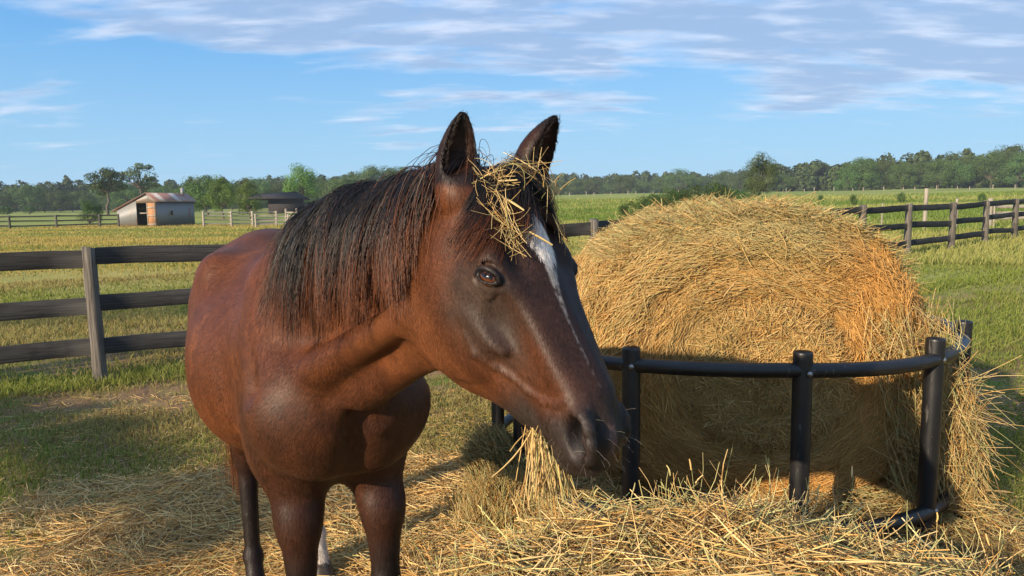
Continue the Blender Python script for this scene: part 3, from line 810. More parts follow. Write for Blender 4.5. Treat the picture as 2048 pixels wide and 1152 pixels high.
near_c = t.mix(t.sstep(t.math('ADD', r2, t.math('MULTIPLY', t.math('SUBTRACT', nB, .5), .7)), 1.12, .75), near_c, hay_c)
yel = t.mix(t.sstep(nD, .35, .68), (.27, .27, .070), (.42, .33, .105))
grn = t.mix(t.sstep(nD, .35, .65), (.19, .235, .050), (.29, .31, .085))
side = t.sstep(t.math('DIVIDE', gX, t.math('MAXIMUM', gY, 1.0)), -.25, .05)
ymask = t.math('MULTIPLY', t.math('SUBTRACT', 1.0, side), t.math('SUBTRACT', 1.0, t.sstep(dist, 58, 80)))
far_c = t.mix(ymask, grn, yel)
far_c = t.mix(t.math('MULTIPLY', t.sstep(t.noise(t.scale(geo, (.05, .16, .1)), 1.0, 6, .65), .52, .66), .55), far_c, (.07, .10, .028))
trk = t.math('SUBTRACT', t.math('ADD', 8.39, t.math('MULTIPLY', gX, .478)), gY)
trm = t.math('MULTIPLY', t.math('MULTIPLY', t.sstep(trk, .35, .75), t.math('SUBTRACT', 1.0, t.sstep(trk, 1.3, 1.9))), t.sstep(nB, .42, .60))
near_c = t.mix(t.math('MULTIPLY', trm, .9), near_c, t.mix(nC, (.15, .085, .05), (.34, .21, .12)))
gcol = t.mix(t.sstep(dist, 9, 17), near_c, far_c)
p = principled(t, gcol, .95, .1)
bump(t, p, t.math('ADD', t.math('MULTIPLY', nC, .5), nB), .9, .05)
def ground_mesh():
    rad = np.concatenate([[0.0], np.linspace(.25, 14, 90), np.geomspace(14.3, 1500, 90)]); na = 384
    a = np.linspace(0, 2 * np.pi, na, endpoint=False)
    x = np.outer(rad[1:], np.sin(a)); y = np.outer(rad[1:], np.cos(a)); z = ground_z(x, y)
    v = np.concatenate([[[0, 0, gz(0, .001)]], np.stack([x, y, z], -1).reshape(-1, 3)])
    i = np.arange(len(rad) - 2)[:, None] * na + np.arange(na)[None] + 1; j = np.arange(len(rad) - 2)[:, None] * na + (np.arange(na)[None] + 1) % na + 1
    f = np.stack([i, i + na, j + na, j], -1).reshape(-1, 4)[:, ::-1]
    c = np.stack([np.zeros(na // 2, int), (np.arange(na // 2) * 2 + 2) % na + 1, (np.arange(na // 2) * 2 + 1) % na + 1, np.arange(na // 2) * 2 + 1], -1)
    return v, np.concatenate([f, c])
v, f = ground_mesh()
tag(npmesh('ground', v, f, m_ground), 'pasture ground with short grass, bare soil and trodden hay', 'ground', kind='structure')

# ------------------------------------------------------------------ grass blades
HAYC = np.array([.30, 2.9])
def hayness(x, y):
    r_ = np.sqrt(((x + .2) / 4.1) ** 2 + ((y - 2.5) / 2.15) ** 2) + (vnoise(x * 1.3, y * 1.3, 21) - .5) * .7
    return sst(r_, 1.15, .70)
def blades(x, y, h, wd, cols, K=4, lean=.45, w3=.35):
    N = len(x); z = ground_z(x, y); a = rng.random(N) * 6.283; L = h * (.55 + .9 * rng.random(N))
    ld_ = np.abs(rng.normal(size=N)) * lean; k = np.linspace(0, 1, K)[None]
    P = np.empty((N, K, 3))
    P[..., 0] = x[:, None] + (np.cos(a) * ld_ * L)[:, None] * k ** 1.7
    P[..., 1] = y[:, None] + (np.sin(a) * ld_ * L)[:, None] * k ** 1.7
    P[..., 2] = z[:, None] - .004 + L[:, None] * (k - .35 * np.minimum(ld_, 1.5)[:, None] * k ** 2 * .6)
    W = wd[:, None] * (1 - .85 * k ** 1.4)
    fl = np.stack([np.cos(a + 1.2), np.sin(a + 1.2), np.zeros(N)], 1)[:, None] * np.ones((1, K, 1))
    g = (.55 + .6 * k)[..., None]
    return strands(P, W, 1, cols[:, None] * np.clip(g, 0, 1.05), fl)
def sample_polar(N, d0, d1, a0=-.80, a1=.80, pw=1.0):
    """denser close by, thinner far off"""
    u = rng.random(N); D = (d0 ** pw * (1 - u) + d1 ** pw * u) ** (1 / pw) if pw else d0 * (d1 / d0) ** u
    a = a0 + (a1 - a0) * rng.random(N)
    return D * np.sin(a), D * np.cos(a), D
def mixc(a, b, f): return a * (1 - f[:, None]) + b * f[:, None]
def near_grass():
    parts = []
    x, y, D = sample_polar(330000, 2.2, 19, pw=.25)
    patch = vnoise(x * .9, y * .9, 31) * .6 + vnoise(x * 3.1, y * 3.1, 32) * .4; fine = vnoise(x * 9, y * 9, 33)
    hn_ = hayness(x, y)
    under = np.abs((y - (6.6 + .478 * (x + 3.75)))) < .38          # uncut strip under the rails
    keep = (rng.random(len(x)) < (1 - .93 * hn_)) & ((rng.random(len(x)) < sst(patch, .22, .55)) | under | (rng.random(len(x)) < .35))
    trk = 8.39 + .478 * x - y; tm = sst(trk, .3, .7) * (1 - sst(trk, 1.3, 1.9)) * sst(vnoise(x * 1.9, y * 1.9, 35), .30, .62)
    keep &= rng.random(len(x)) > tm * .85
    keep &= ~((x > .2) & (x < 2.1) & (y > 3.2) & (y < 4.9))
    x, y, D, patch, fine, under = [q_[keep] for q_ in (x, y, D, patch, fine, under)]
    big = vnoise(x * .32, y * .32, 34)
    h = (.016 + .026 * patch + .014 * fine) * (1 + .25 * np.maximum(D - 5, 0) ** .5) + .035 * under
    rightg = sst(x / np.maximum(y, 1), .25, .5)
    wd = .0014 + .00042 * D
    g1 = np.array([.165, .235, .034]); g2 = np.array([.30, .325, .075]); dry = np.array([.42, .33, .14]); red = np.array([.32, .19, .085])
    c = mixc(np.broadcast_to(g1, (len(x), 3)), g2, rng.random(len(x)))
    dn = sst(big * .6 + patch * .4 + .35 * (rng.random(len(x)) - .5), .36, .62) * (1 - .75 * rightg) * (1 - .8 * under)
    c = mixc(c, dry, dn * .8); c = mixc(c, red, (rng.random(len(x)) < .08) * dn)
    c = c * (.65 + .6 * rng.random((len(x), 1)))
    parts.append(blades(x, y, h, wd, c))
    return joinv(parts)
v, f, c = near_grass(); tag(npmesh('grass', v, f, M_grass, c), 'short tufted green and dry pasture grass around the paddock', 'grass', kind='stuff')
def meadow():
    x, y, D = sample_polar(170000, 12, 75, -.80, .10, pw=.2)
    behind = y > 6.6 + .478 * (x + 3.75) + 2.5
    band = sst(D + (vnoise(x * .3, y * .3, 41) - .5) * 7, 16, 26) * (1 - .6 * sst(x / y, -.15, .1))
    keep = behind & (rng.random(len(x)) < band); x, y, D = x[keep], y[keep], D[keep]
    h = (.035 + .08 * vnoise(x * .35, y * .35, 42)) * (1 + D * .004); wd = .0018 + .00055 * D
    c = mixc(np.broadcast_to(np.array([.52, .39, .12]), (len(x), 3)), np.array([.27, .31, .07]), sst(vnoise(x * .12, y * .3, 43) + .5 * (rng.random(len(x)) - .5), .45, .75))
    c = c * (.85 + .25 * rng.random((len(x), 1)))
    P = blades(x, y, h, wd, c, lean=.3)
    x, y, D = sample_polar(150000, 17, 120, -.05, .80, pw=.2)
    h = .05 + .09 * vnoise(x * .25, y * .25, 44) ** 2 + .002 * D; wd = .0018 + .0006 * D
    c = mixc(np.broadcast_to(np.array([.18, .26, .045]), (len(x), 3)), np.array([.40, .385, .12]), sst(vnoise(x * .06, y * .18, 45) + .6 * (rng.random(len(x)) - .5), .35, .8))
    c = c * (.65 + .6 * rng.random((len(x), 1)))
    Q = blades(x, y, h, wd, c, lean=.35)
    return joinv([P, Q])
v, f, c = meadow(); tag(npmesh('meadow_grass', v, f, M_grass, c), 'taller yellow green meadow grass beyond the rail fence', 'meadow grass', kind='stuff')

# ------------------------------------------------------------------ hay
def hay_cols(N, greenish=.18, bright=1.0, orange=.3):
    a = np.array([.60, .39, .135]); b = np.array([.74, .57, .27]); o = np.array([.58, .31, .085]); g = np.array([.42, .41, .16]); br_ = np.array([.25, .150, .06])
    c = mixc(np.broadcast_to(a, (N, 3)), b, rng.random(N)); r_ = rng.random(N)
    c = np.where((r_ < greenish)[:, None], mixc(np.broadcast_to(g, (N, 3)), b, rng.random(N) * .4), c)
    c = np.where(((r_ > greenish) & (r_ < greenish + orange))[:, None], mixc(np.broadcast_to(o, (N, 3)), a, rng.random(N) * .6), c)
    c = np.where((r_ > .90)[:, None], br_, c)
    return c * (.65 + .6 * rng.random((N, 1))) * bright
def arcs(c, d, L, bend, K, wd, cols, sides=3, droop=0.0):
    """stalks through point c along unit d, bent sideways"""
    N = len(c); k = np.linspace(-.5, .5, K)[None, :, None]
    s_ = unit(np.cross(d, rng.normal(size=(N, 3)))); P = c[:, None] + d[:, None] * k * L[:, None, None] + s_[:, None] * (k ** 2 - .08) * (bend * L)[:, None, None]
    P[..., 2] -= droop * ((k[..., 0] + .5) ** 2) * L[:, None]
    W = wd[:, None] * np.ones((1, K)) * (1 - .5 * np.abs(k[..., 0]) * 1.2)
    return strands(P, W, sides, cols)
def litter():
    N = 90000
    x = rng.normal(size=N) * 2.2 - .1; y = 1.5 + 4.6 * rng.random(N) ** .9; x2, y2 = x, y
    hn_ = hayness(x, y); keep = (rng.random(N) < .10 + .90 * hn_); x, y, hn_ = x[keep], y[keep], hn_[keep]; N = len(x)
    z = ground_z(x, y) + .004 + .045 * rng.random(N) ** 1.5 * hn_ * (.3 + 1.2 * vnoise(x * 2.3, y * 2.3, 51))
    # swirls of combed-out hay
    base = (vnoise(x * .8, y * .8, 52) * 9.0)
    a = base + rng.normal(size=N) * .75; tilt = rng.normal(size=N) * .13
    d = np.stack([np.cos(a) * np.cos(tilt), np.sin(a) * np.cos(tilt), np.sin(tilt)], 1)
    L = .05 + .17 * rng.random(N) ** 1.3
    c = hay_cols(N, .10, 1.30, .22)
    return arcs(np.stack([x, y, z], 1), d, L, rng.normal(size=N) * .35, 4, .0007 + .0011 * rng.random(N) + .0002 * y, c)
v, f, c = litter(); tag(npmesh('hay_litter', v, f, M_hay, c), 'trampled pale hay strewn over the ground under the horse', 'hay', kind='stuff')

def mound_z(x, y):
    xc = np.array([-1.30, -.80, -.45, -.10, .35, .75, 1.10, 1.45, 1.85, 2.3]); zc = np.array([0, .16, .41, .50, .555, .57, .50, .36, .20, 0.0]); yc = np.array([1.35, 1.50, 1.72, 2.0, 2.28, 2.30, 2.22, 2.12, 2.0, 1.9])
    zt = np.interp(x, xc, zc); ym = np.interp(x, xc, yc)
    d = y - ym
    prof = np.where(d > 0, 1 - sst(d, .02, .62), 1 - .45 * sst(-d, .25, 1.4))
    n = (vnoise(x * 5, y * 5, 61) - .5) * .09 + (vnoise(x * 13, y * 13, 62) - .5) * .045
    return ground_z(x, y) - .02 + np.maximum(zt * prof + n * sst(zt * prof, 0, .2), -.03)
def pile():
    nx, ny = 150, 110; X, Y = np.meshgrid(np.linspace(-1.35, 2.35, nx), np.linspace(.55, 2.95, ny), indexing='ij'); Z = mound_z(X, Y)
    v = np.stack([X, Y, Z], -1).reshape(-1, 3); i = (np.arange(nx - 1)[:, None] * ny + np.arange(ny - 1)[None])
    f = np.stack([i, i + ny, i + ny + 1, i + 1], -1).reshape(-1, 4)
    core = (v, f, np.broadcast_to(np.array([.15, .095, .040]), v.shape))
    N = 42000; x = -1.2 + 3.4 * rng.random(N); y = 1.0 + 1.85 * rng.random(N)
    z = mound_z(x, y); keep = z > .05; x, y, z = x[keep], y[keep], z[keep]; N = len(x)
    e = .02; nx_ = -(mound_z(x + e, y) - z) / e; ny_ = -(mound_z(x, y + e) - z) / e
    nrm = unit(np.stack([np.clip(nx_, -1.5, 1.5), np.clip(ny_, -1.5, 1.5), np.ones(N)], 1))
    a = vnoise(x * 1.5, y * 1.5, 63) * 8 + rng.normal(size=N) * .9
    d = np.stack([np.cos(a), np.sin(a), rng.normal(size=N) * .25], 1); d = unit(d - nrm * ((d * nrm).sum(1) * .85)[:, None])
    c0 = np.stack([x, y, z], 1) + nrm * (.028 * rng.random(N)[:, None])
    L = .05 + .20 * rng.random(N) ** 1.4
    A = arcs(c0, d, L, rng.normal(size=N) * .4, 5, .0007 + .0010 * rng.random(N), hay_cols(N, .16, 1.2, .2))
    # longer flat leaves and stems lying over the heap
    N = 2300; x = -.9 + 2.9 * rng.random(N); y = 1.05 + 1.45 * rng.random(N); z = mound_z(x, y); keep = z > .1; x, y, z = x[keep], y[keep], z[keep]; N = len(x)
    a = rng.random(N) * 6.283; t_ = .18 * rng.normal(size=N) + .05
    d = np.stack([np.cos(a) * np.cos(t_), np.sin(a) * np.cos(t_), np.sin(t_)], 1)
    Bp = arcs(np.stack([x, y, z + .035], 1), d, .14 + .28 * rng.random(N), rng.normal(size=N) * .3, 6, .0016 + .0016 * rng.random(N), hay_cols(N, .28, 1.25, .1), 3)
    # stalks that poke up along the ridge
    N = 620; x = -.75 + 2.5 * rng.random(N); y = np.interp(x, [-.8, -.45, -.1, .35, 1.1, 1.9], [1.55, 1.72, 2.0, 2.28, 2.22, 2.0]) - .05 + rng.normal(size=N) * .14; z = mound_z(x, y)
    L = .08 + .19 * rng.random(N) ** 1.3; t_ = .25 + 1.05 * rng.random(N); a = rng.random(N) * 6.283
    d = np.stack([np.cos(a) * np.cos(t_), np.sin(a) * np.cos(t_), np.sin(t_)], 1)
    Cp = arcs(np.stack([x, y, z], 1) + d * (L * .35)[:, None], d, L, rng.normal(size=N) * .35, 6, .0010 + .0011 * rng.random(N), hay_cols(N, .35, 1.15, .1), 3)
    # seed heads on some of them
    M = 90; sel = rng.choice(N, M, replace=False); tip = np.stack([x, y, z], 1)[sel] + d[sel] * (L[sel] * .85)[:, None]
    Sp = arcs(tip + d[sel] * .012, d[sel], np.full(M, .035), rng.normal(size=M) * .2, 5, np.full(M, .0030), hay_cols(M, .7, 1.25, 0), 3)
    return core, joinv([A, Bp, Cp, Sp])
core, st_ = pile()
v, f, c = joinv([core, st_]); tag(npmesh('loose_hay', v, f, M_hay, c), 'heap of loose pale and green hay in front of the feeder', 'hay heap', kind='stuff')

# ------------------------------------------------------------------ round bale: lies on its side, flat end toward the camera
BX, BY0, BY1, BZ = 1.13, 3.38, 4.85, .77
def bale_rad(th):
    """outline radius by angle (0 = +X, pi/2 = up): slumped, wider at the foot"""
    c_, s_ = np.cos(th), np.sin(th)
    rx = np.where(s_ < 0, .86 + .05 * np.clip(-s_ * 2, 0, 1) * (c_ > 0), .815); rz = np.where(s_ > 0, .665, .76)
    return (np.abs(c_ / rx) ** 2.25 + np.abs(s_ / rz) ** 2.25) ** (-1 / 2.25)
def bale_pt(th, f_, side):
    """f_ 0..1 : centre of the face to rim; side 0..1: rim to back"""
    r_ = bale_rad(th); bumps = (vnoise(np.cos(th) * 3 + 5, np.sin(th) * 3 + 5, 71, f_ * 4 + side * 3) - .5) * .055 + (vnoise(np.cos(th) * 9 + 5, np.sin(th) * 9 + 5, 72, f_ * 12 + side * 9) - .5) * .045
    rf = r_ * np.where(side > 0, 1, 1 - (1 - f_) ** 1.0)
    rf = rf * (1 - .10 * (side <= 0) * 0)
    edge = sst(f_, .72, 1.0) * (side <= 0)
    ydome = BY0 - .10 * (1 - f_ ** 2) + .16 * edge ** 2 * 1.0 + .011 * np.cos(f_ * 26)
    y = np.where(side > 0, BY0 + .19 + side * (BY1 - BY0 - .19), ydome + .03)
    rr = rf * np.where(side > 0, 1 + .045 * np.sin(np.clip(side * 8, 0, 1.57)), 1)
    rr = rr + bumps * np.where(side > 0, 1, .35 + .65 * f_) * (f_ > .05)
    y = y + np.where(side > 0, 0, bumps * .35)
    return np.stack([BX + rr * np.cos(th) + .03 * (f_ > 0), y, np.maximum(BZ + rr * np.sin(th), .012)], -1)
m_core = newmat('hay_core'); mc, t = m_core
geo = t.add('ShaderNodeNewGeometry').outputs['Position']
p = principled(t, t.ramp(t.noise(geo, 30, 5, .7), [(.3, (.10, .055, .022)), (.7, (.30, .18, .065))]), .95, .1); bump(t, p, t.noise(geo, 45, 4, .7), 1.0, .03)
def bale_core():
    nth = 160; th = np.linspace(0, 2 * np.pi, nth, endpoint=False); rows = []
    for f_ in np.linspace(.02, 1, 26): rows.append(bale_pt(th, np.full(nth, f_), np.zeros(nth)))
    for s_ in np.linspace(.05, 1, 14): rows.append(bale_pt(th, np.ones(nth), np.full(nth, s_)))
    for f_ in np.linspace(.8, .02, 5):
        q_ = rows[25 + 14].copy() if False else bale_pt(th, np.ones(nth), np.ones(nth)); cen = np.array([BX, BY1, BZ]); q_ = cen + (q_ - cen) * f_; rows.append(q_)
    V = np.array(rows); n = len(rows)
    cen = np.array([BX, 4.1, BZ]); V = cen + (V - cen) * .985
    v = V.reshape(-1, 3); i = np.arange(n - 1)[:, None] * nth + np.arange(nth)[None]; j = np.arange(n - 1)[:, None] * nth + (np.arange(nth)[None] + 1) % nth
    return v, np.stack([i, i + nth, j + nth, j], -1).reshape(-1, 4)
bale = npmesh('round_bale', *bale_core(), mc)
tag(bale, 'big golden round hay bale standing inside the black ring feeder', 'hay bale')
def bale_hay():
    parts = []
    def lay(N, fr, sr, ang_jit, Lm, gr, orange, out=.03, tw=.0022):
        th = rng.random(N) * 2 * np.pi
        if sr is None: f_ = np.sqrt(fr[0] ** 2 + (fr[1] ** 2 - fr[0] ** 2) * rng.random(N)); s_ = np.zeros(N)
        else: f_ = np.ones(N); s_ = sr[0] + (sr[1] - sr[0]) * rng.random(N) + 1e-3
        keep = (np.sin(th) > -1.1) if sr is None else (np.sin(th) > -.7); th, f_, s_ = th[keep], f_[keep], s_[keep]; N = len(th)
        P0 = bale_pt(th, f_, s_); e = .03
        T = unit(bale_pt(th + e / np.maximum(f_, .12), f_, s_) - P0)
        Rd = unit(bale_pt(th, f_ - .02, s_) - P0) if sr is None else unit(bale_pt(th, f_, s_ + .02) - P0)
        # the face is twisted into slanting sheaves
        wv = (vnoise(np.cos(th) * f_ * 2.2 + 3, np.sin(th) * f_ * 2.2 + 3, 73) - .5)
        a = ang_jit * rng.normal(size=N) + wv * (.75 if sr is None else 1.0)
        d = unit(T * np.cos(a)[:, None] + Rd * np.sin(a)[:, None]); nr = unit(np.cross(T, Rd)); cen = np.array([BX, 4.15, BZ])
        nr *= np.sign(((P0 - cen) * nr).sum(1))[:, None]
        d = unit(d + nr * (rng.normal(size=N) * .10 + .05)[:, None])
        # patches of green and of orange hay
        pg = vnoise(P0[:, 0] * 2.3, P0[:, 2] * 2.3, 74, P0[:, 1] * 2); po = vnoise(P0[:, 0] * 1.7 + 9, P0[:, 2] * 1.7, 75)
        c = hay_cols(N, gr, 1.02, orange)
        c = mixc(c, np.array([.36, .35, .15]) * (.6 + .7 * rng.random((N, 1))), sst(pg, .62, .85) * .35)
        topg = sst(P0[:, 2], 1.22, 1.40); c = mixc(c, np.array([.46, .42, .19]) * (.6 + .7 * rng.random((N, 1))), topg * .28)
        c = mixc(c, np.array([.68, .36, .10]) * (.7 + .6 * rng.random((N, 1))), sst(po, .25, .62) * .85 * (1 - topg))
        c = mixc(c, np.array([.66, .38, .12]) * (.65 + .65 * rng.random((N, 1))), np.full(N, .35) * (1 - topg * .6))
        L = Lm * (.5 + 1.0 * rng.random(N))
        parts.append(arcs(P0 + nr * (rng.random(N) * out)[:, None], d, L, rng.normal(size=N) * .28, 5, tw * (.45 + .75 * rng.random(N)), c))
    lay(52000, (.0, 1.0), None, .30, .15, .10, .38)
    lay(16000, (.80, 1.02), None, .45, .16, .30, .2, .05)
    lay(13000, (.0, .40), None, 1.2, .12, .22, .2, .05)
    lay(30000, None, (0, .75), .40, .17, .26, .25, .05)
    # loose top and ragged overhang at the right foot
    N = 8000; th = np.interp(rng.random(N), [0, 1], [.42, 2.5]); s_ = rng.random(N) * .6; P0 = bale_pt(th, np.ones(N), s_ + 1e-3)
    a = rng.random(N) * 6.283; tl = rng.normal(size=N) * .28
    d = np.stack([np.cos(a) * np.cos(tl), np.sin(a) * np.cos(tl), np.sin(tl)], 1); nr = np.stack([np.cos(th), np.zeros(N), np.sin(th)], 1)
    c = hay_cols(N, .45, 1.05, .12)
    parts.append(arcs(P0 + nr * (.01 + .045 * rng.random((N, 1))), d, .08 + .20 * rng.random(N), rng.normal(size=N) * .35, 5, .0010 + .0012 * rng.random(N), c))
    N = 9000; u = rng.random(N); x = 1.66 + .42 * rng.random(N) ** .8; z = .02 + .98 * rng.random(N) ** 1.1; x = x + .10 * (1 - z) - .10 * sst(z, .55, .9); y = 3.22 + .75 * rng.random(N)
    d = unit(np.stack([.25 + .45 * rng.normal(size=N), -.15 + .45 * rng.normal(size=N), -1.0 + .5 * rng.normal(size=N)], 1))
    parts.append(arcs(np.stack([x, y, z], 1), d, .10 + .20 * rng.random(N), rng.normal(size=N) * .4, 5, .0010 + .0011 * rng.random(N), hay_cols(N, .30, 1.0, .15)))
    N = 260; x = 1.98 + .10 * rng.random(N); z = .15 + .6 * rng.random(N); y = 3.25 + .5 * rng.random(N)
    d = unit(np.stack([.8 + .3 * rng.normal(size=N), -.2 + .5 * rng.normal(size=N), -.5 + .6 * rng.normal(size=N)], 1)); L = .12 + .26 * rng.random(N)
    parts.append(arcs(np.stack([x, y, z], 1) + d * (L * .4)[:, None], d, L, rng.normal(size=N) * .4, 6, .0010 + .0008 * rng.random(N), hay_cols(N, .25, 1.15, .1)))
    # long stray stalks standing off the top
    N = 150; th = .7 + 1.8 * rng.random(N); P0 = bale_pt(th, np.ones(N), rng.random(N) * .5 + 1e-3); a = rng.random(N) * 6.283; tl = .15 + .4 * rng.random(N)
    d = np.stack([np.cos(a) * np.cos(tl), np.sin(a) * np.cos(tl), np.sin(tl)], 1); L = .12 + .2 * rng.random(N)
    parts.append(arcs(P0 + d * (L * .35)[:, None], d, L, rng.normal(size=N) * .3, 6, .0009 + .0009 * rng.random(N), hay_cols(N, .2, 1.15, .1)))
    parts.append(arcs(np.array([[1.27, 3.75, 1.50]]), unit(np.array([[.93, -.1, .30]])), np.array([.55]), np.array([.12]), 8, np.array([.0035]), np.array([[.62, .47, .22]])))
    # foot of the bale, spilled on the ground inside the ring
    N = 9000; x = .1 + 2.1 * rng.random(N); y = 2.85 + .75 * rng.random(N); z = ground_z(x, y) + (.02 + .20 * sst(y, 2.85, 3.3) * rng.random(N)); a = rng.normal(size=N) * .6 + vnoise(x * 1.5, y * 1.5, 77) * 5
    d = unit(np.stack([np.cos(a), np.sin(a), rng.normal(size=N) * .25], 1))
    parts.append(arcs(np.stack([x, y, z], 1), d, .08 + .18 * rng.random(N), rng.normal(size=N) * .4, 5, .0010 + .0010 * rng.random(N), hay_cols(N, .2, 1.0, .2)))
    return joinv(parts)
v, f, c = bale_hay(); tag(npmesh('hay_stalks', v, f, M_hay, c, parent=bale), kind='stuff')

# ------------------------------------------------------------------ ring feeder of black plastic pipe
m_pipe, t = newmat('black_pipe')
tc = t.add('ShaderNodeTexCoord').outputs['Object']
sc_n = t.noise(t.scale(tc, (9, 9, 3)), 4, 6, .75); dn_ = t.noise(tc, 3.5, 4, .6)
cp = t.mix(t.sstep(dn_, .45, .75), (.007, .007, .008), (.018, .0175, .018))
cp = t.mix(t.math('MULTIPLY', t.sstep(t.noise(t.scale(tc, (60, 60, 8)), 1.0, 3, .6), .62, .74), .5), cp, (.14, .13, .115))
p = principled(t, cp, t.math('ADD', t.math('MULTIPLY', sc_n, .30), .27), .5); bump(t, p, sc_n, .15, .003)
m_bolt, t = newmat('zinc_bolt'); principled(t, (.32, .31, .30), .35, .5, Metallic=.9)
FC = np.array([1.13, 4.17]); FR = 1.24; NP_ = 11; A0 = -88.0
def sweep(pts, rad, n=18, closed=False, caps=True):
    pts = np.asarray(pts, float); K = len(pts); T = np.empty_like(pts)
    if closed: T = np.roll(pts, -1, 0) - np.roll(pts, 1, 0)
    else: T[1:-1] = pts[2:] - pts[:-2]; T[0] = pts[1] - pts[0]; T[-1] = pts[-1] - pts[-2]
    T = unit(T); ref = UP if abs(T[0] @ UP) < .9 else np.array([1., 0, 0]); S = unit(np.cross(T, ref)); Bn = np.cross(S, T)
    a = np.arange(n) * 2 * np.pi / n; rad = np.full(K, rad) if np.ndim(rad) == 0 else np.asarray(rad)
    V = pts[:, None] + (S[:, None] * np.cos(a)[None, :, None] + Bn[:, None] * np.sin(a)[None, :, None]) * rad[:, None, None]
    i = np.arange(K if closed else K - 1)[:, None] * n; i2 = ((np.arange(K if closed else K - 1)[:, None] + 1) % K) * n; j = np.arange(n)[None]; j2 = (j + 1) % n
    f = np.stack([i + j, i + j2, i2 + j2, i2 + j], -1).reshape(-1, 4)[:, ::-1]
    return V.reshape(-1, 3), f
def post_profile(x, y, z0, z1, r, lean=(0, 0)):
    zs = [z0, z0 + .01, z1 - .012, z1 - .004, z1, z1, z1 - .004, z1 - .10]; rs = [r, r, r, r * .985, r * .94, r * .80, r * .77, r * .77]
    return sweep([(x + lean[0] * (z - z0), y + lean[1] * (z - z0), z) for z in zs], rs, 28)
feeder = empty('ring_feeder', (FC[0], FC[1], gz(*FC)))
tag(feeder, 'black plastic pipe ring feeder with upright posts around the hay bale', 'hay feeder')
def put(ob): ob.location = -Vector(feeder.location); return ob
for zr_, nm in ((.862, 'top_rail'), (.18, 'bottom_rail')):
    a = np.radians(np.arange(0, 360, 3.0)); wob = .008 * np.sin(a * 5 + zr_)
    v, f = sweep(np.stack([FC[0] + (FR + wob) * np.cos(a), FC[1] + (FR + wob) * np.sin(a), zr_ + .006 * np.sin(a * 3) + np.array([gz(FC[0] + FR * math.cos(q_), FC[1] + FR * math.sin(q_)) for q_ in a])], 1), .031, 20, True)
    put(npmesh(nm, v, f, m_pipe, parent=feeder))
for i in range(NP_):
    a = R(A0 + i * 360 / NP_ + (0, -.8, -1, 1, 0, 0, 0, 0, -1, 1, .5)[i]); x, y = FC[0] + (FR - .004) * math.cos(a), FC[1] + (FR - .004) * math.sin(a); g0 = gz(x, y)
    v, f = post_profile(x, y, g0 - .03, g0 +   .945 + .01 * math.sin(i * 2.3), .0390, (.006 * math.sin(i), .006 * math.cos(i * 1.7)))
    po = put(npmesh('post', v, f, m_pipe, parent=feeder))
    for zb in (.860, .185):
        o = np.array([math.cos(a), math.sin(a), 0]); c0 = np.array([x, y, g0 + zb]) + o * .0375
        tv = np.array([-math.sin(a), math.cos(a), 0]); c0 = c0 + tv * .012
        pts = [c0, c0 + o * .004, c0 + o * .006, c0 + o * .0085, c0 + o * .009]
        v, f = sweep(pts, [.012, .012, .007, .0065, .001], 14)
        b_ = npmesh('bolt', v, f, m_bolt, parent=po)

# hay wisps: in the mouth and on the head
def mouth_hay():
    N = 420; mc_ = H(.462, -.160, .022)
    r_ = rng.normal(size=(N, 3)) * np.array([.013, .013, .006]); root = mc_[None] + r_
    d = unit(np.array([.10, -.1, -1.0])[None] + rng.normal(size=(N, 3)) * np.array([.17, .17, .2])); L = .04 + .09 * rng.random(N) ** 1.2
    A = arcs(root + d * (L * .42)[:, None], d, L, rng.normal(size=N) * .35, 6, .0006 + .0006 * rng.random(N), hay_cols(N, .25, 1.1, .08), 3, .15)
    N = 8; d = unit(np.array([-.5, -.2, -.85])[None] + rng.normal(size=(N, 3)) * .45)
    root = mc_[None] + rng.normal(size=(N, 3)) * .012; L = .07 + .07 * rng.random(N)
    Bp = arcs(root + d * (L * .45)[:, None], d, L, rng.normal(size=N) * .3, 6, .0014 + .0011 * rng.random(N), hay_cols(N, .2, 1.2, .05), 3, .1)
    return joinv([A, Bp])
v, f, c = mouth_hay(); tag(npmesh('hay_wisp', v, f, M_hay, c), 'tuft of hay hanging out of the horse\'s mouth', 'hay tuft')
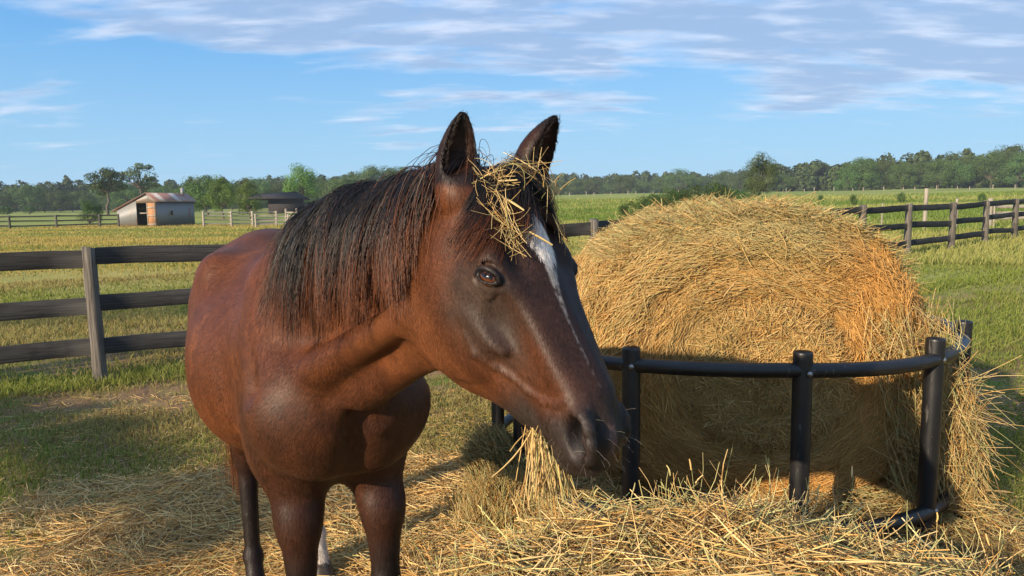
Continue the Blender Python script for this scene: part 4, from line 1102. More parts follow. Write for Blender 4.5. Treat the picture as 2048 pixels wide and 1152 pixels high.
def head_hay():
    parts = []
    def on_head(N, c_s, c_u, sp_s, sp_u, L0, L1, w0, off=.014, adir=None):
        s = c_s + rng.normal(size=N) * sp_s; u = c_u + rng.normal(size=N) * sp_u
        P = HP[None] + ha[None] * s[:, None] + hl[None] * u[:, None] + hn[None] * .02
        for _ in range(6):
            sd = sdf_pts(P, ALLO); P = P - sdf_grad(P, ALLO) * (sd - off)[:, None]
        g = sdf_grad(P, ALLO)
        d = rng.normal(size=(N, 3)) if adir is None else adir[None] + rng.normal(size=(N, 3)) * .35
        d = unit(d - g * ((d * g).sum(1) * .8)[:, None]); L = L0 + (L1 - L0) * rng.random(N)
        parts.append(arcs(P + g * .003, d, L * 1.1, rng.normal(size=N) * .9, 9, .62 * w0 * (.6 + .7 * rng.random(N)), hay_cols(N, .10, 1.15, .12)))
    on_head(40, .035, .040, .018, .016, .03, .09, .0011, .016)
    on_head(26, .085, .066, .020, .010, .05, .10, .0010, .015, ha)
    on_head(40, .045, -.050, .022, .018, .04, .11, .0010, .016)
    on_head(18, .10, -.070, .03, .010, .04, .10, .0009, .012, ha)
    on_head(30, .150, .066, .016, .012, .03, .07, .0009, .012)
    def one(pa, pb, w):
        pa = np.array(pa); pb = np.array(pb); parts.append(arcs(((pa + pb) / 2)[None], unit(pb - pa)[None], np.array([np.linalg.norm(pb - pa)]), np.array([.06]), 6, np.array([w]), np.array([[.66, .50, .22]])))
    def hp(s, u, lift): 
        P = (HP + ha * s + hl * u + hn * .02)[None]
        for _ in range(6): P = P - sdf_grad(P, ALLO) * (sdf_pts(P, ALLO) - lift)[:, None]
        return P[0]
    one(hp(.070, .052, .018), hp(.115, .026, .016), .0026)
    one(hp(.045, .038, .020), hp(.062, .016, .020), .0022)
    one(hp(.150, .030, .010), hp(.185, .008, .012), .0026)
    one(hp(.120, .050, .014), hp(.155, .050, .012), .0014)
    one(cr_pts[34] + nlat * .055 + np.array([0, 0, -.02]), cr_pts[34] + nlat * .075 + np.array([-.025, 0, -.055]), .0016)
    return joinv(parts)
v, f, c = head_hay(); tag(npmesh('hay_strands', v, f, M_hay, c), 'dry hay stalks tangled in the forelock between the horse\'s ears', 'hay strands', kind='stuff')
# clump of hay caught on the left side of the feeder
def side_clump():
    N = 3000; a1 = rng.random(N) * 2 * np.pi; r_ = rng.random(N) ** .4
    C0 = np.array([-.10, 3.60, .26]); P = C0[None] + np.stack([r_ * np.cos(a1) * .13, (rng.random(N) - .5) * .18, r_ * np.sin(a1) * .15], 1)
    d = unit(np.stack([np.ones(N) * .5, rng.normal(size=N) * .5, -.6 + rng.normal(size=N) * .55], 1))
    A = arcs(P, d, .06 + .12 * rng.random(N), rng.normal(size=N) * .4, 5, .0010 + .0010 * rng.random(N), hay_cols(N, .45, .8, .1))
    N = 4600; x = -.02 + .30 * (rng.random(N) - .5); z = .24 * rng.random(N); y = 3.5 + .35 * (rng.random(N) - .5); x += (rng.random(N) - .5) * .5 * (1 - z / .24)
    d = unit(np.stack([rng.normal(size=N) * .5, rng.normal(size=N) * .5, -np.ones(N)], 1))
    Bp = arcs(np.stack([x, y, z + ground_z(x, y)], 1), d, .08 + .14 * rng.random(N), rng.normal(size=N) * .4, 5, .0010 + .0010 * rng.random(N), hay_cols(N, .35, .95, .15))
    return joinv([A, Bp])
v, f, c = side_clump(); tag(npmesh('hay_clump', v, f, M_hay, c), 'dark green clump of hay spilling through the feeder\'s left posts', 'hay clump', kind='stuff')
# ------------------------------------------------------------------ board fences
def woodmat(name, a, b, rough=.85, green=.0):
    m, t = newmat(name)
    tc = t.add('ShaderNodeTexCoord').outputs['Object']; at = t.add('ShaderNodeAttribute', attribute_name='tint').outputs['Color']
    uvw = t.add('ShaderNodeUVMap').outputs[0]
    n = t.noise(t.scale(uvw, (2.2, 60, 1)), 1.0, 6, .65, .4); n2 = t.noise(tc, 5, 4, .6)
    c = t.mix(t.sstep(n, .3, .72), a, b); c = t.mix(t.math('MULTIPLY', t.sstep(n2, .5, .75), .6), c, tuple(x * .5 for x in a))
    c = t.mix(1.0, c, at, 'MULTIPLY')
    p = principled(t, c, rough, .25); bump(t, p, n, .7, .006); return m
m_rail = woodmat('tarred_rail', (.018, .018, .019), (.060, .058, .055)); m_post = woodmat('weathered_post', (.055, .048, .041), (.20, .178, .150))
m_pale = woodmat('pale_wood', (.20, .17, .135), (.42, .37, .30))
def uv(o, fn):
    me = o.data; u = me.uv_layers.new(name='UVMap'); n = len(me.loops); vi = np.empty(n, np.int32); me.loops.foreach_get('vertex_index', vi)
    co = np.empty(len(me.vertices) * 3, np.float32); me.vertices.foreach_get('co', co); co = co.reshape(-1, 3); q_ = fn(co)[vi]
    u.data.foreach_set('uv', np.ascontiguousarray(q_, dtype=np.float32).ravel())
def board(name, a, b, h, th, mat, parent, tint=1.0, seed=0, n=9):
    """a sawn plank from a to b, slightly uneven"""
    a = np.array(a, float); b = np.array(b, float); L = np.linalg.norm(b - a); d = (b - a) / L; sd = unit(np.cross(d, UP)); up = np.cross(sd, d)
    k = np.linspace(0, 1, n); r_ = np.random.default_rng(seed)
    hv = h / 2 + np.cumsum(r_.normal(size=n)) * .0012; wob = np.cumsum(r_.normal(size=n)) * .0040; wob -= np.linspace(0, wob[-1], n)
    c = .004; prof = [(-th / 2, -1, c), (-th / 2 + c, -1, 0), (th / 2 - c, -1, 0), (th / 2, -1, c), (th / 2, 1, -c), (th / 2 - c, 1, 0), (-th / 2 + c, 1, 0), (-th / 2, 1, -c)]
    V = np.array([[a + d * (L * kk) + sd * x + up * (s * hv[i] + e + wob[i]) for (x, s, e) in prof] for i, kk in enumerate(k)]).reshape(-1, 3)
    m = 8; idx = np.arange(n * m).reshape(n, m)
    f = np.concatenate([np.stack([idx[:-1, j], idx[:-1, (j + 1) % m], idx[1:, (j + 1) % m], idx[1:, j]], -1) for j in range(m)])
    cap_ = []
    for row, fl in ((0, True), (n - 1, False)):
        g = idx[row]; cap_ += [[g[0], g[1], g[6], g[7]], [g[1], g[2], g[5], g[6]], [g[2], g[3], g[4], g[5]]]
        if fl: cap_[-3:] = [c_[::-1] for c_ in cap_[-3:]]
    f = np.concatenate([f[:, ::-1], np.array(cap_)])
    o = npmesh(name, V, f, mat, np.full((len(V), 3), tint), smooth=False, parent=parent)
    uv(o, lambda co: np.stack([(co - a) @ d, (co - a) @ up], 1)); return o
def fpost(name, x, y, h, r, mat, parent, tint=1.0, seed=0, square=False, lean=(0, 0), zb=None):
    r_ = np.random.default_rng(seed); n = 16 if not square else 8; g0 = (gz(x, y) if zb is None else zb) - .06; H_ = h + .06
    zs = np.linspace(0, 1, 10); V = []
    for z in zs:
        for j in range(n):
            a = 2 * math.pi * (j + .5) / n
            rr = r * ((1 / max(abs(math.cos(a)), abs(math.sin(a)))) ** (.85 if square else .25)) * (1 + .03 * math.sin(3 * a + seed) + .02 * math.sin(z * 9 + a + seed)) * (1.04 - .07 * z)
            V.append([x + rr * math.cos(a) + lean[0] * z * h, y + rr * math.sin(a) + lean[1] * z * h, g0 + z * H_ + (.012 * math.sin(a * 1 + seed) if z == 1 else 0)])
    V.append([x + lean[0] * h, y + lean[1] * h, g0 + H_ + .004]); V = np.array(V)
    idx = np.arange(10 * n).reshape(10, n)
    f = np.concatenate([np.stack([idx[:-1, j], idx[:-1, (j + 1) % n], idx[1:, (j + 1) % n], idx[1:, j]], -1) for j in range(n)])
    top = np.array([[10 * n, idx[9, j], idx[9, (j + 1) % n], idx[9, (j + 2) % n]] for j in range(0, n, 2)])
    o = npmesh(name, V, np.concatenate([f, top]), mat, np.full((len(V), 3), tint), smooth=False, parent=parent)
    uv(o, lambda co: np.stack([co[:, 2], np.arctan2(co[:, 1] - y, co[:, 0] - x) * r], 1)); return o
def fence(name, pts, label, heights, ph, pr, bh, mat_r=None, mat_p=None, tint_p=1.0, side=1, group=None, seed=0, tops=None, off=None, cat='fence'):
    mat_r = mat_r or m_rail; mat_p = mat_p or m_post
    root = empty(name, (pts[0][0], pts[0][1], 0)); tag(root, label, cat, group)
    def mv(o): o.location = -Vector(root.location); return o
    zs = [gz(x, y) for x, y in pts]; rg = np.random.default_rng(seed)
    for i, (x, y) in enumerate(pts):
        mv(fpost('post', x, y, ph + rg.normal() * .012, pr, mat_p, root, tint_p * (.8 + .4 * rg.random()), seed + i, lean=(rg.normal() * .008, rg.normal() * .008)))
    for i in range(len(pts) - 1):
        (x0, y0), (x1, y1) = pts[i], pts[i + 1]; d = unit(np.array([x1 - x0, y1 - y0, 0])); sd = np.array([-d[1], d[0], 0]) * side * (pr * .0)
        for j, h in enumerate(heights):
            e = rg.normal(size=2) * .018
            a = np.array([x0, y0, zs[i] + h + e[0]]) + sd + d * (pr * .55); b = np.array([x1, y1, zs[i + 1] + h + e[1]]) + sd - d * (pr * .55)
            mv(board('rail', a, b, bh, .028, mat_r, root, .75 + .5 * rg.random(), seed * 31 + i * 7 + j))
    return root
ln = lambda x: 6.6 + .478 * (x + 3.75)
fence('board_fence', [(x, ln(x)) for x in (-6.1, -3.75, -1.30, 1.00)] + [(2.75, 10.3)], 'dark three-board fence behind the horse with a weathered round post', (.30, .70, 1.12), 1.225, .056, .150, seed=3)
fence('board_fence', [(2.95, 10.45), (4.2, 12.9), (5.5, 14.1), (7.34, 15.5), (9.1, 17.0), (11.0, 18.5), (12.98, 20.3), (14.8, 21.8), (16.7, 23.4)], 'dark three-board fence running across the green field right of the hay bale', (.30, .70, 1.10), 1.20, .075, .140, seed=11)
ORD = 'first second third fourth fifth sixth seventh eighth ninth tenth eleventh twelfth thirteenth fourteenth fifteenth sixteenth seventeenth eighteenth nineteenth twentieth'.split() + ['twenty-' + w_ for w_ in 'first second third fourth fifth sixth seventh eighth ninth'.split()] + ['thirtieth']
fence('board_fence', [(-46.5, 57.5), (-43.2, 58.6), (-40.2, 59.6), (-37.2, 60.8), (-34.3, 62.0), (-33.0, 62.5)], 'far three-rail board fence ending at the tin shed', (.25, .62, .98), 1.08, .075, .12, tint_p=.7, seed=17)
fence('weathered_fence', [(-25.9, 62.6), (-24.0, 63.8), (-22.6, 65.0), (-21.0, 66.5)], 'pale weathered rail fence joining the right end of the tin shed', (.3, .62, .95, 1.25), 1.35, .085, .11, m_pale, m_pale, seed=19)
fence('weathered_fence', [(-21.8, 72.0), (-20.2, 70.2), (-18.6, 68.4)], 'short crooked run of pale rails behind the paddock gate', (.3, .7, 1.1), 1.45, .10, .12, m_pale, m_pale, seed=20)
fence('weathered_fence', [(-21.3, 62.0), (-18.9, 63.0), (-16.6, 61.5), (-14.6, 62.5), (-12.6, 63.2), (-10.5, 64.0), (-8.5, 65.0)], 'pale weathered rail fence in front of the dark open barn', (.28, .62, .95), 1.12, .085, .11, m_pale, m_pale, seed=23)
# stakes standing in the field on the right
def wx(px, D): return (px - 1024) / 1480 * D
stk = [(1650, 30, .85, .050, 'short pale wooden stake just above the bale\'s right shoulder'), (1848, 27, 1.55, .065, 'tall whitish wooden post standing beyond the dark board fence'),
       (1722, 27, .95, .022, 'thin stake behind the leftmost visible post of the right-hand fence'), (1763, 27, 1.05, .025, 'thin stake between the first two posts of the right-hand fence'), (1912, 27, 1.15, .040, 'pale thin stake close beside the third post of the right-hand fence'),
       (1987, 27, 1.05, .030, 'short thin stake near the pale pallet barrier'), (1192, 19, .78, .075, 'split pale stump of a post behind the horse\'s forehead'), (1247, 19, .60, .030, 'small thin stake left of the bale beside the shrubs')]
for i, (px, D, h, r_, lb) in enumerate(stk):
    tag(fpost('wooden_stake', wx(px, D), D, h, r_, m_pale, None, .9 + .1 * (i % 3), 60 + i, lean=(.02 * math.sin(i), .0)), lb, 'stake', 'wooden stakes in the field')
fence('pallet_barrier', [(17.4, 27.0), (20.5, 27.6)], 'low pale wooden barrier at the far right beyond the fence', (.42, .62, .84, 1.00), 1.15, .075, .11, m_pale, m_pale, seed=29, cat='barrier')
# row of small posts along the wood
o0 = None
for i in range(30):
    az_ = R(4.5 + i * 1.05); D = 182 - 10 * math.sin(i * .4) * 0 - max(0, 12 - i) * 1.0
    x, y = D * math.sin(az_) + .8 * math.sin(i * 2.1), D * math.cos(az_)
    if o0 is None:
        o0 = fpost('boundary_post', 0, 0, .8, .075, m_pale, None, 1.0, 5, zb=0.0); o = o0
    else: o = o0.copy(); col.objects.link(o)
    o.location = (x, y, gz(x, y)); o.rotation_euler = (0, 0, i * 1.3); o.scale = (1, 1, 1.0 + .25 * math.sin(i * 1.9))
    tag(o, 'small pale post, ' + ORD[i] + ' from the left in the row below the wood', 'post', 'boundary posts along the wood')

# ------------------------------------------------------------------ sheds
def tinmat(name, base, rust, amt, stripe=.076, axis_='X'):
    m, t = newmat(name)
    uvn = t.add('ShaderNodeUVMap').outputs[0]; sp = t.add('ShaderNodeSeparateXYZ'); t.l.new(uvn, sp.inputs[0])
    sheet = t.math('FLOOR', t.math('DIVIDE', sp.outputs[0], .66)); wn = t.add('ShaderNodeTexWhiteNoise', noise_dimensions='1D'); t.l.new(sheet, wn.inputs['W'])
    n = t.noise(t.scale(uvn, (1.6, .7, 1)), 1.6, 6, .65); st = t.noise(t.scale(uvn, (9, .6, 1)), 1.0, 4, .6)
    f_ = t.sstep(t.math('ADD', t.math('ADD', n, t.math('MULTIPLY', wn.outputs[0], .45)), t.math('MULTIPLY', t.math('SUBTRACT', st, .5), .35)), 1.02 - amt, 1.12 - amt)
    c = t.mix(f_, t.mix(st, tuple(x * .75 for x in base), base), rust)
    low = t.sstep(sp.outputs[1], .55, .05); c = t.mix(t.math('MULTIPLY', low, .6 if amt < .5 else 0.0), c, (.34, .20, .11))
    p = principled(t, c, .5, .5, Metallic=.15); return m
m_tinw = tinmat('galvanised_wall', (.245, .25, .25), (.20, .12, .08), .08); m_roof = tinmat('rusty_roof', (.52, .46, .42), (.27, .135, .10), .40)
m_dark, t = newmat('dark_boards'); uvn = t.add('ShaderNodeTexCoord').outputs['Object']; principled(t, t.mix(t.noise(t.scale(uvn, (8, 8, .8)), 2, 4), (.022, .020, .022), (.060, .050, .050)), .85, .2)
m_orng, t = newmat('orange_boards'); uvn = t.add('ShaderNodeTexCoord').outputs['Object']; principled(t, t.mix(t.noise(t.scale(uvn, (3, 3, 6)), 2, 4), (.30, .13, .055), (.50, .27, .14)), .8, .2)
m_glass, t = newmat('dusty_glass'); principled(t, (.25, .24, .20), .2, .5)
def corr(name, a, b, z0a, z1a, z0b, z1b, mat, parent, amp=.012, pitch=.076, thick=.004, holes=None, zfun=None):
    """corrugated sheet wall between plan points a and b; bottoms z0, tops z1 at both ends"""
    a = np.array(a, float); b = np.array(b, float); L = np.linalg.norm(b - a); d = (b - a) / L; n2 = np.array([-d[1], d[0]])
    N = max(8, int(L / pitch * 4)); k = np.linspace(0, 1, N + 1); V = []; U = []
    for sgn in (0, 1):
        for kk in k:
            o = amp * math.sin(kk * L / pitch * 2 * math.pi) - sgn * thick
            p_ = a + d * (L * kk) + n2 * o; zt = z1a + (z1b - z1a) * kk if zfun is None else zfun(kk); zb_ = z0a + (z0b - z0a) * kk
            V += [[p_[0], p_[1], zb_], [p_[0], p_[1], zt]]; U += [[kk * L, 0], [kk * L, zt - zb_]]
    V = np.array(V); U = np.array(U); m = (N + 1) * 2; f = []
    for i in range(N):
        q_ = [2 * i, 2 * i + 2, 2 * i + 3, 2 * i + 1]; f.append(q_); f.append([x + m for x in q_[::-1]])
        f.append([2 * i + 1, 2 * i + 3, 2 * i + 3 + m, 2 * i + 1 + m]); f.append([2 * i, 2 * i + m, 2 * i + 2 + m, 2 * i + 2])
    o = npmesh(name, V, np.array(f), mat, smooth=False, parent=parent)
    me = o.data; u = me.uv_layers.new(name='UVMap'); vi = np.empty(len(me.loops), np.int32); me.loops.foreach_get('vertex_index', vi)
    u.data.foreach_set('uv', U[vi].astype(np.float32).ravel()); return o
def slab(name, quad, th, mat, parent, uvs=None):
    q_ = np.array(quad, float); nrm = unit(np.cross(q_[1] - q_[0], q_[3] - q_[0])); V = np.concatenate([q_, q_ - nrm * th])
    f = [[0, 1, 2, 3], [7, 6, 5, 4], [0, 4, 5, 1], [1, 5, 6, 2], [2, 6, 7, 3], [3, 7, 4, 0]]
    o = npmesh(name, V, np.array(f), mat, smooth=False, parent=parent)
    ex = unit(q_[1] - q_[0]); ey = unit(q_[3] - q_[0]); uv(o, lambda co: np.stack([(co - q_[0]) @ ex, (co - q_[0]) @ ey], 1)); return o
def pbox(name, c, s, ex, mat, parent):
    ex = unit(np.array(ex, float)); ey = np.array([-ex[1], ex[0], 0]); v, f = box(c, s, np.array([ex, ey, UP])); o = npmesh(name, v, f, mat, np.ones((8, 3)), smooth=False, parent=parent)
    uv(o, lambda co: np.stack([(co - np.array(c)) @ ex, co[:, 2]], 1)); return o
def tin_shed():
    c = np.array([-30.3, 63.6]); g0 = gz(*c) - .12              # near corner of the shed
    fx = unit(np.array([-.96, .28])); sx = np.array([-fx[1], fx[0]]) * -1.0
    FW, SL = 4.15, 4.7                                          # width of the gable end, length of the long wall
    root = empty('tin_shed', (c[0], c[1], g0)); tag(root, 'grey corrugated tin shed with rusty roof and open dark doorway', 'shed')
    O = np.array([c[0], c[1], 0.0]); P = lambda u, v_, z: np.array([c[0] + fx[0] * u + sx[0] * v_, c[1] + fx[1] * u + sx[1] * v_, z])
    eh, ph_, lh = 2.38, 2.98, 1.62; pk = .85                    # right eave, ridge, left eave heights; ridge offset from the corner
    def top(u): return eh + (ph_ - eh) * u / pk if u < pk else ph_ + (lh - ph_) * (u - pk) / (FW - pk)
    def mv(o): o.location = -Vector(root.location); return o
    d0, d1, dh = .95, 2.05, 2.12
    W = lambda u0, u1, z0: mv(corr('wall', P(u1, 0, 0)[:2], P(u0, 0, 0)[:2], z0 + g0, 0, z0 + g0, 0, m_tinw, root, zfun=lambda k, u0=u0, u1=u1: g0 + top(u1 + (u0 - u1) * k) - .02))
    W(d1, FW, 0); W(0, d1, dh)
    mv(corr('wall', P(0, .003, 0)[:2], P(0, SL, 0)[:2], g0, g0 + eh - .03, g0, g0 + eh - .03, m_tinw, root))
    mv(corr('wall', P(FW, SL, 0)[:2], P(FW, .003, 0)[:2], g0, g0 + lh - .03, g0, g0 + lh - .03, m_tinw, root))
    mv(corr('wall', P(0, SL + .003, 0)[:2], P(FW, SL + .003, 0)[:2], g0, 0, g0, 0, m_tinw, root, zfun=lambda k: g0 + top(FW * k) - .02))
    o1 = .22; zk = lambda u: g0 + top(np.clip(u, 0, FW)) + .01
    se = (ph_ - eh) / pk
    rf = mv(slab('roof', [P(-o1, -o1, g0 + eh - se * o1 * 1 + .01), P(-o1, SL + o1, g0 + eh - se * o1 + .01), P(pk, SL + o1, g0 + ph_ + .01), P(pk, -o1, g0 + ph_ + .01)][::1], .03, m_roof, root))
    sl = (ph_ - lh) / (FW - pk)
    mv(slab('roof', [P(pk + .003, -o1, g0 + ph_ + .012), P(pk + .003, SL + o1, g0 + ph_ + .012), P(FW + .35, SL + o1, g0 + lh - sl * .35 + .012), P(FW + .35, -o1, g0 + lh - sl * .35 + .012)], .03, m_roof, root))
    ch = mv(pbox('chimney', P(pk - .15, SL - .55, g0 + ph_ + .12), (.24, .24, .75), [fx[0], fx[1], 0], m_tinw, root))
    # sliding door of orange boards, half open, and the dark leaf behind the opening
    dr = mv(pbox('door', P(d0 - .50, -.05, g0 + dh / 2), (.88, .05, dh), [fx[0], fx[1], 0], m_orng, root))
    for zz_ in (.30, 1.02, 1.72): b_ = pbox('door_brace', P(d0 - .50, -.092, g0 + zz_), (.88, .03, .12), [fx[0], fx[1], 0], m_pale, dr)
    for uu in (.12, .86): pbox('door_stile', P(uu, -.090, g0 + dh / 2), (.08, .026, dh - .02), [fx[0], fx[1], 0], m_pale, dr)
    mv(pbox('inner_rail', P(1.5, .25, g0 + 1.25), (1.1, .05, .10), [fx[0], fx[1], 0], m_pale, root))
    wn = mv(pbox('window', P(-.03, 1.75, g0 + 1.25), (.42, .04, .50), [sx[0], sx[1], 0], m_pale, root)); pbox('pane', P(-.056, 1.75, g0 + 1.25), (.26, .012, .36), [sx[0], sx[1], 0], m_dark, wn)
    mv(pbox('floor_slab', P(FW / 2, SL / 2, g0 + .02), (FW - .1, SL - .1, .06), [fx[0], fx[1], 0], m_dark, root))
tin_shed()
def open_barn():
    c = np.array([-37.6, 118.0]); g0 = gz(*c) - .3; W_, D_ = 8.0, 6.0
    root = empty('open_barn', (c[0], c[1], g0)); tag(root, 'low dark wooden barn with wide flat roof behind the green tree', 'barn')
    def mv(o): o.location = -Vector(root.location); return o
    ex = unit(np.array([.97, .22, 0])); ey = np.array([-ex[1], ex[0], 0]); P = lambda u, v_, z: np.array([c[0], c[1], 0]) + ex * u + ey * v_ + UP * z
    mv(pbox('wall', P(1.8, 2.0, g0 + 1.45), (5.2, 4.0, 2.9), ex, m_dark, root))
    mv(pbox('wall', P(4.45, 2.2, g0 + 1.35), (.1, 4.6, 2.7), ex, m_dark, root))
    for u in (-5.2, -3.2): mv(pbox('post', P(u, .1, g0 + 1.4), (.18, .18, 2.8), ex, m_dark, root))
    mv(slab('roof', [P(-6.0, -1.2, g0 + 2.75), P(5.4, -1.2, g0 + 2.75), P(3.4, 3.0, g0 + 3.85), P(-6.0, 3.0, g0 + 3.3)], .12, m_dark, root))
    mv(slab('roof', [P(5.4, 6.2, g0 + 2.6), P(-6.0, 6.2, g0 + 2.6), P(-6.0, 3.05, g0 + 3.3), P(3.4, 3.05, g0 + 3.85)], .12, m_dark, root))
open_barn()

# ------------------------------------------------------------------ trees
m_bark, t = newmat('bark'); tc = t.add('ShaderNodeTexCoord').outputs['Object']; p = principled(t, t.ramp(t.noise(t.scale(tc, (6, 6, 1.2)), 2, 5, .7), [(.3, (.05, .04, .03)), (.7, (.17, .14, .11))]), .9, .2)
TREES = {}
def tree_mesh(kind, seed):
    """crown of leaf sprays round many boughs, tapering trunk with limbs; unit height"""
    r_ = np.random.default_rng(seed); H_ = 1.0
    spec = dict(oak=(.50, .50, .48, 44, 10500, .0155), tall=(.30, .66, .32, 30, 5000, .016), thin=(.34, .66, .30, 20, 2100, .017), bush=(.62, .44, .50, 34, 7000, .020), round_=(.42, .53, .46, 40, 9000, .0145))[kind]
    RX, cz, RZ, nb, nl, ls = spec
    trunk = []; paths = []
    def limb(p0, p1, r0, r1, n=6):
        p0 = np.array(p0, float); p1 = np.array(p1, float); k = np.linspace(0, 1, n)[:, None]; w_ = r_.normal(size=(n, 3)) * .012; w_[0] = 0; w_[-1] = 0
        pts = p0 + (p1 - p0) * k + w_; v, f = sweep(pts, r0 + (r1 - r0) * k[:, 0], 7); trunk.append((v, f)); return pts
    base_h = cz - RZ * (.55 if kind != 'bush' else .85)
    fork = np.array([r_.normal() * .02, r_.normal() * .02, max(base_h, .06)])
    limb((0, 0, -.03), fork, .026 if kind != 'bush' else .012, .018 if kind != 'bush' else .010)
    B_ = []
    for i in range(nb):
        a = r_.random() * 6.283; el = math.asin(np.clip(r_.random() * 1.75 - .75, -1, 1)); rr = .45 + .5 * r_.random() ** .6
        c = np.array([RX * rr * math.cos(a) * math.cos(el), RX * rr * math.sin(a) * math.cos(el), cz + RZ * rr * math.sin(el)])
        if kind in ('oak', 'round_', 'bush') and c[2] < cz: c[:2] *= 1.0 + .15 * (cz - c[2]) / RZ
        B_.append((c, (.10 + .09 * r_.random()) * (RX + RZ) * (1.15 if kind != 'thin' else .85)))
    B_.append((np.array([0, 0, cz + RZ * .8]), .10 * (RX + RZ)))
    for i in range(0, nb, 3 if kind != 'thin' else 2):
        c = B_[i][0]; mid = fork * .45 + c * .55 + np.array([0, 0, -.03]); limb(fork, mid, .014, .008, 4); limb(mid, c, .008, .003, 4)
    V, F, C = [], [], []
    n_each = nl // len(B_)
    P_all = []; N_all = []; S_all = []
    for (c, br_) in B_:
        d = unit(r_.normal(size=(n_each, 3))); rad = br_ * (.55 + .5 * r_.random(n_each) ** .5)
        p_ = c + d * rad[:, None] * np.array([1.15, 1.15, .72]); P_all.append(p_); N_all.append(unit(d * 1.2 + unit(c - np.array([0, 0, cz - .1]))[None] * .5 + r_.normal(size=(n_each, 3)) * .42)); S_all.append(ls * (.55 + .8 * r_.random(n_each)))
    P_ = np.concatenate(P_all); N_ = np.concatenate(N_all); S_ = np.concatenate(S_all)
    lo_ = .02 if kind == 'bush' else .05; ok = P_[:, 2] > lo_; P_, N_, S_ = P_[ok], N_[ok], S_[ok]
    T1 = unit(np.cross(N_, r_.normal(size=N_.shape))); T2 = np.cross(N_, T1)
    quad = np.stack([P_ - T1 * S_[:, None], P_ - T2 * S_[:, None] * .55, P_ + T1 * S_[:, None], P_ + T2 * S_[:, None] * .55 + N_ * S_[:, None] * .2], 1)
    n = len(P_); v = quad.reshape(-1, 3); f = np.arange(n * 4).reshape(n, 4)
    cl = {'oak': (.072, .115, .030), 'tall': (.055, .088, .026), 'thin': (.075, .095, .040), 'bush': (.050, .090, .022), 'round_': (.10, .165, .030)}[kind]
    c = np.array(cl) * (.6 + .8 * r_.random((n, 1))) * (1 + .25 * (vnoise(P_[:, 0] * 7 + 4, P_[:, 2] * 7, seed) - .5))[:, None]
    me_o = npmesh('crown', v, f, M_leaf, np.repeat(c, 4, 0), smooth=False); tv, tf, _ = joinv(trunk); tr_o = npmesh('trunk', tv, tf, m_bark)
    a, b = me_o.data, tr_o.data; bpy.data.objects.remove(me_o); bpy.data.objects.remove(tr_o)
    return a, b
for kd, sds in (('oak', (1, 2, 3, 4)), ('tall', (5, 6)), ('thin', (7,)), ('bush', (8, 9, 12)), ('round_', (10, 11))):
    TREES[kd] = [tree_mesh(kd, s) for s in sds]
tcount = 0
def tree(name, px, D, h, kind, label, group=None, wid=1.0, var=0, rz=None, dz=0.0, cat=None):
    global tcount; tcount += 1
    x, y = wx(px, D), D; root = empty(name, (x, y, gz(x, y) + dz), rz if rz is not None else tcount * 2.4)
    root.scale = (h * wid, h * wid, h); tag(root, label, cat or ('shrub' if kind == 'bush' else 'tree'), group)
    a, b = TREES[kind][var % len(TREES[kind])]
    c_ = bpy.data.objects.new('foliage' if kind == 'bush' else 'crown', a); col.objects.link(c_); c_.parent = root
    t_ = bpy.data.objects.new('stem' if kind == 'bush' else 'trunk', b); col.objects.link(t_); t_.parent = root
    return root
# wood on the right: a wall of big deciduous trees
RW = [(1716, 9.3, 1.0), (1757, 9.2, .85), (1800, 8.6, .8), (1834, 8.2, .9), (1872, 8.6, .9), (1903, 10.6, .8), (1908, 8.6, .95), (1946, 9.4, .95), (1977, 10.6, .9), (2010, 12.4, .9), (2042, 11.2, .9), (2085, 13.2, .9), (2130, 12.8, .9), (1690, 6.8, .9), (1888, 7.4, .8), (2028, 9.6, .9)]
for i, (px, h, wd) in enumerate(RW):
    tree('broadleaf_tree', px, 202 + (i * 7) % 13, h * 1.02, 'oak', 'full green tree, ' + ORD[sorted(range(16), key=lambda k_: RW[k_][0]).index(i)] + ' from the left in the right-hand wood', 'trees of the wood on the right', wd, i, dz=-.5)
for i, (px, h) in enumerate([(1560, 5.6), (1585, 5.8), (1612, 6.0), (1640, 6.2), (1668, 6.4), (1655, 6.9), (1625, 6.6), (1694, 7.6)]):
    tree('broadleaf_tree', px, 250 + (i * 11) % 20, h * 1.15, 'oak', 'low rounded tree, ' + ORD[(0, 1, 2, 4, 6, 5, 3, 7)[i]] + ' from the left between the lone tree and the wood', 'low trees beside the wood', 1.1, i + 1, dz=-.4)
tree('lone_tree', 1518, 100, 6.6, 'oak', 'lone leafy tree rising just above the top of the bale', None, .62, 1, dz=-.5)
